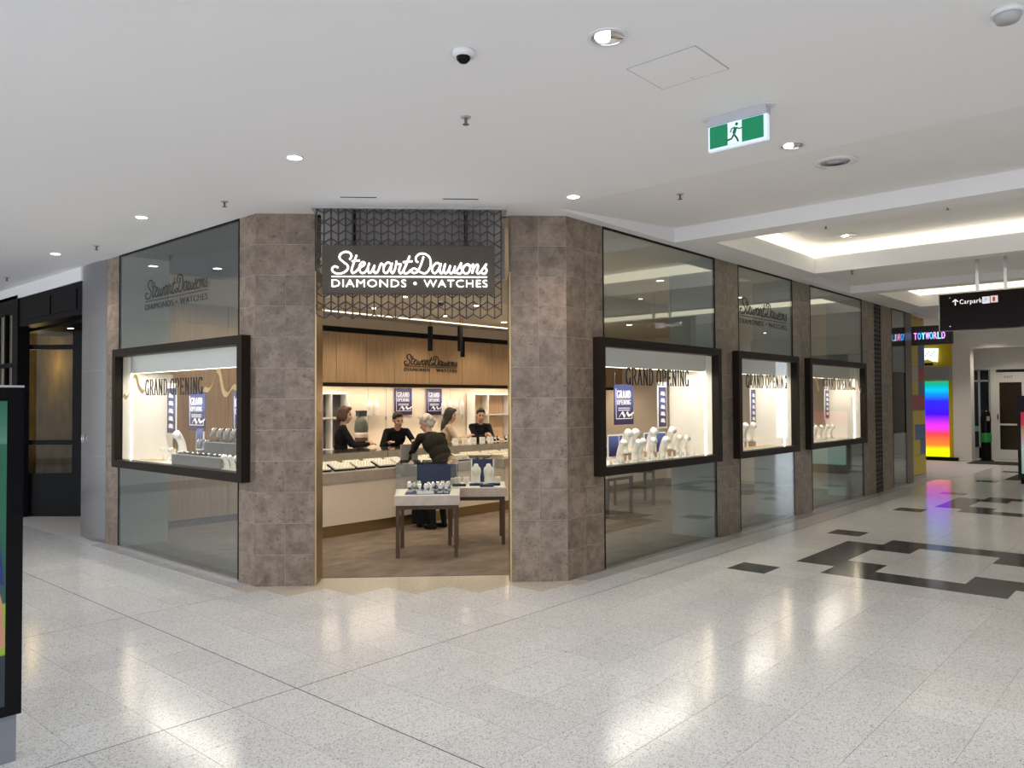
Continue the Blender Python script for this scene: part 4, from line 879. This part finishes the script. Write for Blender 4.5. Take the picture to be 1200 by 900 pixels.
def sprinkler(x, y, z, label='small brass fire sprinkler head under the white mall ceiling', grp='ceiling sprinklers'):
    global SPR
    if SPR: return dup(SPR, (x, y, z))
    t = thing('fire_sprinkler', label, 'sprinkler', (x, y, z), 0, grp); MB().lathe([(0, -.006), (.03, -.006), (.032, 0), (0, 0)], n=14).obj('escutcheon', grey_panel, t); spm = mat('sprinkler_brass', (.12, .10, .07), .5); MB().lathe([(0, -.045), (.008, -.045), (.010, -.006), (0, -.006)], n=8).obj('stem', spm, t); MB().lathe([(0, -.05), (.02, -.048), (.02, -.045), (0, -.045)], n=12).obj('deflector', spm, t)
    SPR = t
for x, y in ((-.415, -1.112), (-.405, 1.813), (-.404, 4.594), (2.151, -1.109), (-.39, 7.723)): sprinkler(x, y, ramp_z(x))
for x, y in ((5.70, -1.05), (5.66, -2.36)): sprinkler(x, y, H + .37)
sprinkler(7.05, -.9, H)
for x, y, l in ((.284, .864, 'thin dark air slot in the ceiling above the sign at the watch side'), (.906, .275, 'thin dark air slot in the ceiling above the sign at the pillar side')):
    t = thing('air_slot', l, 'vent', (x, y, H), -math.pi / 4); MB().box((-.15, -.012, -.003), (.15, .012, 0)).obj('slot', black, t); MB().box((-.155, -.016, -.002), (.155, .016, -.0005)).obj('frame', white_plastic, t)
hx = thing('access_hatch', 'flush square access hatch in the mall ceiling', 'hatch', (-.34, -2.61, H)); MB().box((.006, .006, -.003), (.354, .394, 0)).obj('panel', ceil_white, hx); MB().box((0, 0, -.002), (.36, .4, 0)).obj('shadow_gap', grey_panel, hx); MB().lathe([(0, -.005), (.008, -.005), (.008, -.003), (0, -.003)], (.33, .2, 0), 10).obj('latch', silver, hx)
# exit sign
ex = thing('exit_sign', 'green running man exit sign hanging from the ceiling', 'sign', (.615, -2.19, 0), -math.pi / 2)
MB().box((-.012, -.02, 3.318), (.36, .045, H - .001)).obj('housing', mat('sign_housing', (.5, .5, .56), .4), ex); MB().box((-.012, -.004, 3.17), (.36, .03, 3.318)).obj('light_box', mat('exit_edge', (.7, .8, .95), .4, emit=.5, ecol=(.7, .82, 1)), ex)
fc = MB().box((.0, -.008, 3.183), (.34, -.004, 3.314)).obj('green_face', mat('exit_green', (.0, .22, .09), .4, emit=.22, ecol=(.0, .30, .13)), ex)
MB().box((.118, -.010, 3.183), (.207, -.008, 3.314)).obj('doorway', mat('exit_white', (.8, .95, .95), .4, emit=.45, ecol=(.75, 1, .95)), fc)
m = MB(); gx, gz = .118, 3.183
def run(pts, r): m.tube([(gx + a, -.0115, gz + b) for a, b in pts], r, 6, .3)
m.ball((gx + .058, -.0115, gz + .113), (.010, .002, .010)); run([(.052, .093), (.040, .058)], .011); run([(.040, .055), (.058, .030), (.068, .006)], .0065); run([(.040, .055), (.026, .032), (-.008, .026)], .0065); run([(.055, .094), (.072, .082), (.092, .083)], .0045); run([(.048, .096), (.026, .092), (.018, .070)], .0045)
m.obj('running_figure', mat('exit_figure', (.0, .12, .06), .5, emit=.1, ecol=(0, .2, .1)), fc)
for u, s in ((-.012, -1), (.36, 1)): MB().prism([(u, -.03), (u + s * .06, .02), (u, .07)], H - .006, H - .001).obj('ceiling_bracket', white_plastic, ex)
# carpark sign
cp = thing('directory_sign', 'dark hanging carpark direction sign on two ceiling posts', 'sign', (7.63, -1.81, 0), -math.pi / 2); dk_red = mat('sign_maroon', (.010, .0035, .0035), .2, spec=.12)
MB().box((0, 0, 2.547), (2.6, .14, 3.02)).obj('panel', dk_red, cp); MB().box((-.012, .0, 2.54), (0, .14, 3.03)).obj('end_cap', grey_panel, cp)
for u in (.425, .735): MB().box((u - .018, .05, 3.02), (u + .018, .09, H + .119)).obj('hanger_post', silver, cp)
MB().box((.36, .03, H + .10), (.80, .11, H + .119)).obj('ceiling_plate', grey_panel, cp)
lt = mat('sign_text_white', (.9, .9, .9), .5, emit=1.2); m = MB(); text(m, 'Carpark', .235, 2.862, .25, .075, -.004, .006)
m.tube([(.185, -.003, 2.87), (.185, -.003, 2.94)], .007, 4, .4); m.tube([(.155, -.003, 2.915), (.185, -.003, 2.945), (.215, -.003, 2.915)], .007, 4, .4); m.obj('lettering', lt, cp)
b = MB().box((.49, -.006, 2.865), (.57, 0, 2.95)).obj('parking_symbol', mat('symbol_white', (.8, .85, .9), .5, emit=.6), cp); m = MB(); text(m, 'P', .515, 2.88, .03, .055, -.007, .004); m.obj('letter', mat('symbol_blue', (.05, .15, .6), .5), b)
b = MB().box((.58, -.006, 2.87), (.66, 0, 2.955)).obj('level_symbol', mat('symbol_pink', (.85, .6, .6), .5, emit=.6), cp); m = MB(); text(m, '1', .605, 2.885, .025, .055, -.007, .004); m.obj('digit', mat('symbol_red', (.6, .08, .08), .5), b)
for z in (2.60, 2.97): m = MB().ball((.12, -.002, z), (.010, .004, .010), 8, 5).obj('fixing', silver, cp)

# ================================================================== ADVERTISING KIOSKS
ad_green = ramp_emit('ad_print', [(0, (.02, .03, .04)), (.16, (.02, .03, .04)), (.165, (.22, .40, .02)), (.33, (.24, .42, .03)), (.335, (.02, .07, .07)), (.6, (.012, .10, .055)), (.86, (.012, .10, .05)), (.861, (.08, .20, .15)), (.93, (.03, .14, .09)), (1, (.012, .10, .055))], 2, .28, 1.66, .16)
ks = thing('advertising_kiosk', 'black framed advertising kiosk with a green screen at the floor edge', 'kiosk', (-3.56, -.299, 0), 0)
MB().box((.0, .0, .22), (1.035, .16, 1.735)).obj('casing', black_gloss, ks); MB().box((.06, -.006, .27), (.965, 0, 1.665)).obj('screen', ad_green, ks)
MB().box((.08, .02, 0), (1.02, .14, .22)).obj('base', mat('kiosk_base', (.20, .21, .24), .4), ks); MB().box((-.0, -.002, 1.728), (1.035, .162, 1.738)).obj('top_edge', silver, ks)
m = MB().extr_uz([(.965, .55), (.95, .75), (.90, .98), (.80, 1.08), (.6, 1.05), (.6, .5), (.8, .42)], -.009, -.006); m.obj('printed_arm', mat('print_skin', (.42, .2, .12), .5, emit=.25), ks)
m = MB().extr_uz([(.958, .82), (.94, 1.0), (.90, 1.12), (.80, 1.16), (.6, 1.14), (.6, .95), (.85, .9)], -.011, -.009); m.obj('printed_sleeve', mat('print_blue', (.02, .025, .16), .5, noise=.6, nscale=60, emit=.1, ecol=(.03, .04, .2)), ks)
k2 = thing('advertising_kiosk', 'slim black advertising kiosk with red and pale print near the far doors', 'kiosk', (14.3, -1.60, 0), -math.pi / 2)
MB().box((0, 0, .10), (1.0, .16, 1.72)).obj('casing', black_gloss, k2); MB().box((.06, -.006, .2), (.94, 0, 1.4)).obj('screen', ramp_emit('ad_print2', [(0, (.25, .5, .45)), (.4, (.5, .6, .5)), (.6, (.6, .3, .35)), (.7, (.3, .35, .15)), (.8, (.6, .03, .06)), (1, (.5, .02, .05))], 2, .2, 1.4, .4), k2); MB().box((.04, .02, 0), (.96, .14, .10)).obj('base', black, k2)

# ================================================================== DARK NEIGHBOUR SHOP
struct(MB().box((-.02, 6.127, 3.2), (.3, 12, H)).obj('wall_fascia_left', ceil_white))
dn = thing('dark_shopfront', 'black framed neighbouring shopfront with deep recessed entrance', 'shopfront', (0, 0, 0)); darkp = mat('dark_panel', (.0045, .0045, .006), .5, spec=.08)
MB().box((.0, 6.127, 2.78), (.22, 8.55, 3.2)).obj('lintel', darkp, dn)
for a in (6.3, 7.25): MB().box((-.012, a, 2.86), (0, a + .85, 3.12)).obj('lintel_panel', darkp, dn)
MB().box((.22, 6.127, 2.74), (1.2, 9.4, 2.82)).obj('vestibule_ceiling', darkp, dn)
MB().box((-.02, 8.55, 0), (.14, 8.75, 3.25)).obj('pier', darkp, dn)
MB().box((.35, 6.02, 0), (.75, 6.32, 2.78)).obj('side_jamb', black, dn)
# splayed rear screen of the vestibule
v0 = Vector((.08, 8.75)); v1 = Vector((.85, 7.78)); dv = v1 - v0; L_ = dv.length; an_ = math.atan2(dv.y, dv.x)
def scr(name, u0, u1, z0, z1, m, th=.05, v=-.025):
    o = MB().box((u0, v, z0), (u1, v + th, z1)).obj(name, m, dn); o.location = (v0.x, v0.y, 0); o.rotation_euler = (0, 0, an_)
scr('kick_panel', 0, L_, 0, .63, black); scr('stile', 0, .12, .63, 2.78, black); scr('stile', L_ - .42, L_, .63, 2.78, black); scr('rail', .12, L_ - .42, 1.05, 1.12, black); scr('rail', .12, L_ - .42, 2.46, 2.53, black)
for a, b in ((.63, 1.05), (1.12, 2.46), (2.53, 2.78)): scr('pane', .12, L_ - .42, a, b, dark_glass, .012, 0)
MB().box((.85, 6.3, 0), (.9, 7.8, 2.78)).obj('side_panel', black, dn)
MB().box((.85, 8.3, 0), (.95, 11.5, 2.9)).obj('rear_wall', mat('olive_brick', (.34, .25, .10), .7, noise=.4, nscale=4), dn)
bt = MB().box((.30, 6.26, .02), (.345, 6.36, .11)).obj('door_stop_box', white_plastic); tag(bt, 'small white box at the foot of the dark side jamb', 'box')
for a, b in ((8.75, 8.80), (9.12, 9.17), (9.55, 9.6), (10.6, 10.7)): MB().box((-.02, a, 0), (.06, b, 3.05)).obj('mullion', darkp, dn)
for z, q in ((0, .9), (2.2, .06), (3.0, .25)): MB().box((-.02, 8.75, z), (.06, 12, z + q)).obj('transom', darkp, dn)
for a, b in ((8.8, 9.12), (9.17, 9.55), (9.6, 10.6)): MB().box((.01, a, .9), (.02, b, 3.0)).obj('pane', dark_glass, dn)
lamp('vestibule_lamp', 'POINT', (.5, 9.6, 2.3), 13, (1, .8, .5), None, .1)
downlight('small lit downlight in the dark shop vestibule', .42, 7.75, 2.74, .05, True, e=2)
struct(MB().box((-14, 12, 0), (2, 12.2, H)).obj('wall_far_left', wall_white))

# ================================================================== FAR END OF THE MALL
t = thing('block_wall', 'toy shop wall of coloured building block panels', 'wall panel', (13.3, .15, 0))
cols = {'y': (.55, .42, .012), 'b': (.035, .12, .30), 'r': (.36, .015, .03), 'w': (.45, .40, .38)}
bm_ = {k: mat('block_' + k, c, .35) for k, c in cols.items()}
MB().box((0, .02, 0), (1.32, .3, 3.4)).obj('backing', bm_['y'], t)
for x0, x1, a, b, c in ((1060, 1074, 400, 427, 'y'), (1074, 1082, 400, 427, 'b'), (1060, 1074, 427, 444, 'w'), (1074, 1082, 427, 444, 'r'), (1060, 1074, 444, 461, 'y'), (1074, 1082, 444, 461, 'b'), (1060, 1066, 461, 495, 'w'), (1066, 1082, 461, 478, 'r'), (1066, 1082, 478, 495, 'y'), (1060, 1069, 495, 512, 'y'), (1069, 1082, 495, 512, 'b'), (1060, 1075, 512, 530, 'y'), (1075, 1082, 512, 530, 'b'), (1060, 1071, 530, 553, 'y'), (1071, 1082, 530, 553, 'y'), (1060, 1066, 386, 400, 'b'), (1066, 1082, 372, 400, 'y'), (1060, 1066, 372, 386, 'y')):
    u0, u1 = (x0 - 1060) / 22 * 1.32, (x1 - 1060) / 22 * 1.32; za, zb = max(.08, (558 - b) / 184 * 3.3), (558 - a) / 184 * 3.3; MB().box((u0 + .004, -.03, za + .004), (u1 - .004, .02, zb - .004)).obj('block', bm_[c], t)
MB().box((0, -.02, 0), (1.32, .02, .08)).obj('skirting', grey_panel, t)
struct(MB().box((14.62, .15, 0), (14.75, 3.5, 3.4)).obj('wall_toy_side', bm_['y'])); struct(MB().box((12.77, .02, 0), (13.3, .3, H + .1)).obj('wall_toy_front', mat('taupe_wall', (.16, .14, .12), .4)))
struct(MB().box((11.92, .8, 0), (13.3, .9, H)).obj('wall_grey_shop', mat('taupe_wall2', (.22, .19, .16), .5)))
# rainbow screen wall, faces the camera
ls = thing('rainbow_screen', 'tall glowing rainbow LED screen of the toy shop', 'screen', (20, 2.1, 0), -math.pi / 2)
rb = ramp_emit('rainbow', [(0, (.75, .95, 0)), (.07, (.95, .95, 0)), (.15, (.85, .22, .02)), (.30, (.75, .05, .06)), (.40, (.75, .03, .85)), (.48, (.35, .02, .9)), (.56, (.04, 0, .95)), (.74, (.02, .02, .95)), (.82, (0, .25, .95)), (.88, (0, .5, .85)), (.95, (0, .42, .30)), (1, (.02, .36, .15))], 2, .1, 2.16, 1.05)
MB().box((.3, -.02, .1), (1.23, .0, 2.16)).obj('display', rb, ls); MB().box((0, .0, .0), (1.33, .12, 3.45)).obj('surround', bm_['y'], ls); MB().box((.1, -.12, 0), (1.45, .0, .09)).obj('plinth', black, ls)
pg = MB()
for r in range(6):
    for c in range(14): pg.box((.32 + c * .068, -.045, 2.22 + r * .058), (.36 + c * .068, -.03, 2.25 + r * .058))
pb = MB().box((.28, -.03, 2.18), (1.32, 0, 2.56)).obj('peg_board', mat('peg_grey', (.42, .42, .42), .5), ls); stuff(pg.obj('pegs', mat('peg_dark', (.25, .26, .28), .5), pb)); MB().box((.3, -.05, 2.365), (1.32, -.03, 2.385)).obj('peg_rail', grey_panel, pb)
lb = MB().extr_uz([(.50, 2.78), (.62, 2.74), (.74, 2.77), (.86, 2.70), (.98, 2.68), (1.0, 3.05), (.50, 3.07)], -.10, -.0).obj('light_box', mat('box_white', (.8, .9, 1), .4, emit=1.3, ecol=(.85, .95, 1)), ls)
m = MB()
for k in range(9): m.box((.55 + k * .045, -.104, 2.84 + .05 * (k % 3)), (.57 + k * .045, -.1, 2.88 + .05 * (k % 3)))
stuff(m.obj('marks', mat('mark_blue', (.15, .35, .6), .5), lb)); MB().box((.42, -.10, 2.78), (.50, -.0, 3.06)).obj('box_side', black, ls); MB().box((.48, -.02, 2.60), (.86, -.0, 2.66)).obj('caption_strip', black, ls)
ts = thing('toy_shop_sign', 'multicoloured lit lettering on the toy shop fascia board', 'sign', (13.6, .12, 0), -math.pi / 2)
MB().box((0, 0, 2.76), (.76, .12, 3.14)).obj('fascia_board', mat('fascia_grey', (.07, .06, .055), .5, spec=.2), ts)
cl = [(.9, .25, .6), (.1, .35, 1), (.25, .8, 1), (.55, .3, 1), (.1, .5, .9), (.95, .3, .5), (.3, .75, 1), (.65, .35, .9)]
for k, ch in enumerate('TOYWORLD'):
    m = MB(); text(m, ch, .07 + k * .073, 2.87, .056 if ch != 'W' else .066, .135, -.01, .02); m.obj('letter', mat('toy_letter_%d' % k, cl[k], .4, emit=2.4), ts)
# white end walls and doors
struct(MB().box((20, .34, 0), (20.4, .775, H + .1)).obj('wall_end_pier', wall_white)); struct(MB().box((21.5, -4, 2.48), (21.7, .9, H + .1)).obj('wall_end_header', wall_white)); struct(MB().box((20.3, .70, 0), (21.6, .9, H + .1)).obj('wall_end_return', wall_white))
struct(MB().box((18.9, -6, 2.95), (19.1, .34, H + .1)).obj('wall_end_bulkhead', wall_white))
struct(MB().box((21.5, .02, 0), (21.7, .16, 2.48)).obj('wall_end_mullion', wall_white)); struct(MB().box((21.5, -4, 0), (21.7, -.66, 2.48)).obj('wall_end_right', wall_white))
d1 = sempty('door_1', (21.55, .70, 0), -math.pi / 2); alu = mat('pale_aluminium', (.45, .52, .56), .35, metal=.4); dgl = glass('door_glass', (.35, .42, .46), 1.6)
for u in (0, .23, .49): MB().box((u, 0, 0), (u + .05, .06, 2.46)).obj('stile', alu, d1)
MB().box((0, 0, 2.15), (.54, .06, 2.2)).obj('rail', alu, d1); MB().box((0, 0, 0), (.54, .06, .3)).obj('bottom_rail', alu, d1)
for a, b in ((.05, .23), (.28, .49)): MB().box((a, .02, .3), (b, .03, 2.46)).obj('pane', dgl, d1)
MB().box((.05, .005, .75), (.23, .015, .9)).obj('safety_band', mat('band_teal', (.2, .4, .42), .5), d1)
d2 = sempty('door_2', (21.52, .02, 0), -math.pi / 2)
for q in (((0, 0, 0), (.07, .08, 2.40)), ((.60, 0, 0), (.67, .08, 2.40)), ((.07, 0, 2.12), (.60, .08, 2.40)), ((.07, 0, 0), (.60, .08, .26)), ((.07, 0, .93), (.60, .08, .98))): MB().box(*q).obj('frame_rail', wall_white, d2)
for a, b in ((.26, .93), (.98, 2.12)): MB().box((.07, .03, a), (.60, .05, b)).obj('pane', mat('door_brown', (.030, .020, .018), .15), d2)
m = MB(); text(m, 'EXIT', .20, 2.24, .2, .06, -.003, .004); m.obj('door_caption', black, d2); MB().box((.02, -.03, 1.1), (.04, 0, 1.24)).obj('handle', black, d2)
struct(MB().box((23, -6, 0), (23.2, 4, H)).obj('wall_beyond_doors', mat('beyond', (.10, .10, .11), .6)))
st = thing('dispenser_post', 'black freestanding dispenser post with a green band by the doors', 'post', (20.5, .10, 0))
MB().lathe([(0, 0), (.17, 0), (.17, .02), (.12, .03), (.12, .5), (0, .5)], n=16).obj('lower_body', black, st, False); MB().lathe([(.128, .5), (.135, .51), (.135, .74), (.128, .75), (0, .75)], n=16).obj('green_band', mat('band_green', (.01, .28, .04), .4), st); MB().lathe([(.12, .75), (.13, 1.1), (.11, 1.28), (.06, 1.38), (0, 1.39)], n=16).obj('upper_body', black_gloss, st, True); MB().box((-.15, -.12, 1.08), (-.12, -.05, 1.2)).obj('spout', silver, st)
mt2 = MB().box((19.2, -.9, 0.001), (20.3, .3, .012)).obj('door_mat', mat('mat_black', (.02, .02, .02), .95)); tag(mt2, 'dark entrance mat in front of the end doors', 'mat')
struct(MB().box((14.75, 3.4, 0), (21, 3.5, H + .1)).obj('wall_toy_back', wall_white)); struct(MB().box((20, 2.05, 0), (20.3, 3.4, H + .1)).obj('wall_toy_end', bm_['y']))

# ================================================================== SHOP LIGHTS
warm = (1, .82, .60); first = None
for x, y in ((2.9, 3.3), (4.2, 3.3), (5.5, 3.3), (6.8, 3.3), (8.1, 3.3), (3.4, 4.6), (4.8, 4.6), (6.2, 4.6), (7.6, 4.6)):
    t = thing('shop_downlight', 'small warm downlight in the dropped shop ceiling', 'downlight', (x, y, 3.02), 0, 'shop ceiling downlights')
    MB().lathe([(.05, 0), (.065, 0), (.065, -.006), (.05, -.006)], n=16).obj('trim_ring', white_plastic, t); MB().lathe([(0, -.005), (.05, -.005), (.05, -.002), (0, -.002)], n=16).obj('lens', lamp_emit_warm, t); lamp('spot', 'SPOT', (0, 0, -.02), 62, warm, t, size=.05, angle=130)
for x, y in ((1.55, 2.05), (2.6, 1.6), (3.6, 1.5), (6.0, 1.4), (8.5, 1.4), (.9, 3.5), (1.2, 5.0), (2.0, 4.9)):
    t = thing('shop_downlight', 'small warm downlight in the high shop ceiling', 'downlight', (x, y, H), 0, 'high shop ceiling downlights')
    MB().lathe([(.05, 0), (.065, 0), (.065, -.006), (.05, -.006)], n=16).obj('trim_ring', white_plastic, t); MB().lathe([(0, -.005), (.05, -.005), (.05, -.002), (0, -.002)], n=16).obj('lens', lamp_emit_warm, t); lamp('spot', 'SPOT', (0, 0, -.02), 58, warm, t, size=.05, angle=130)
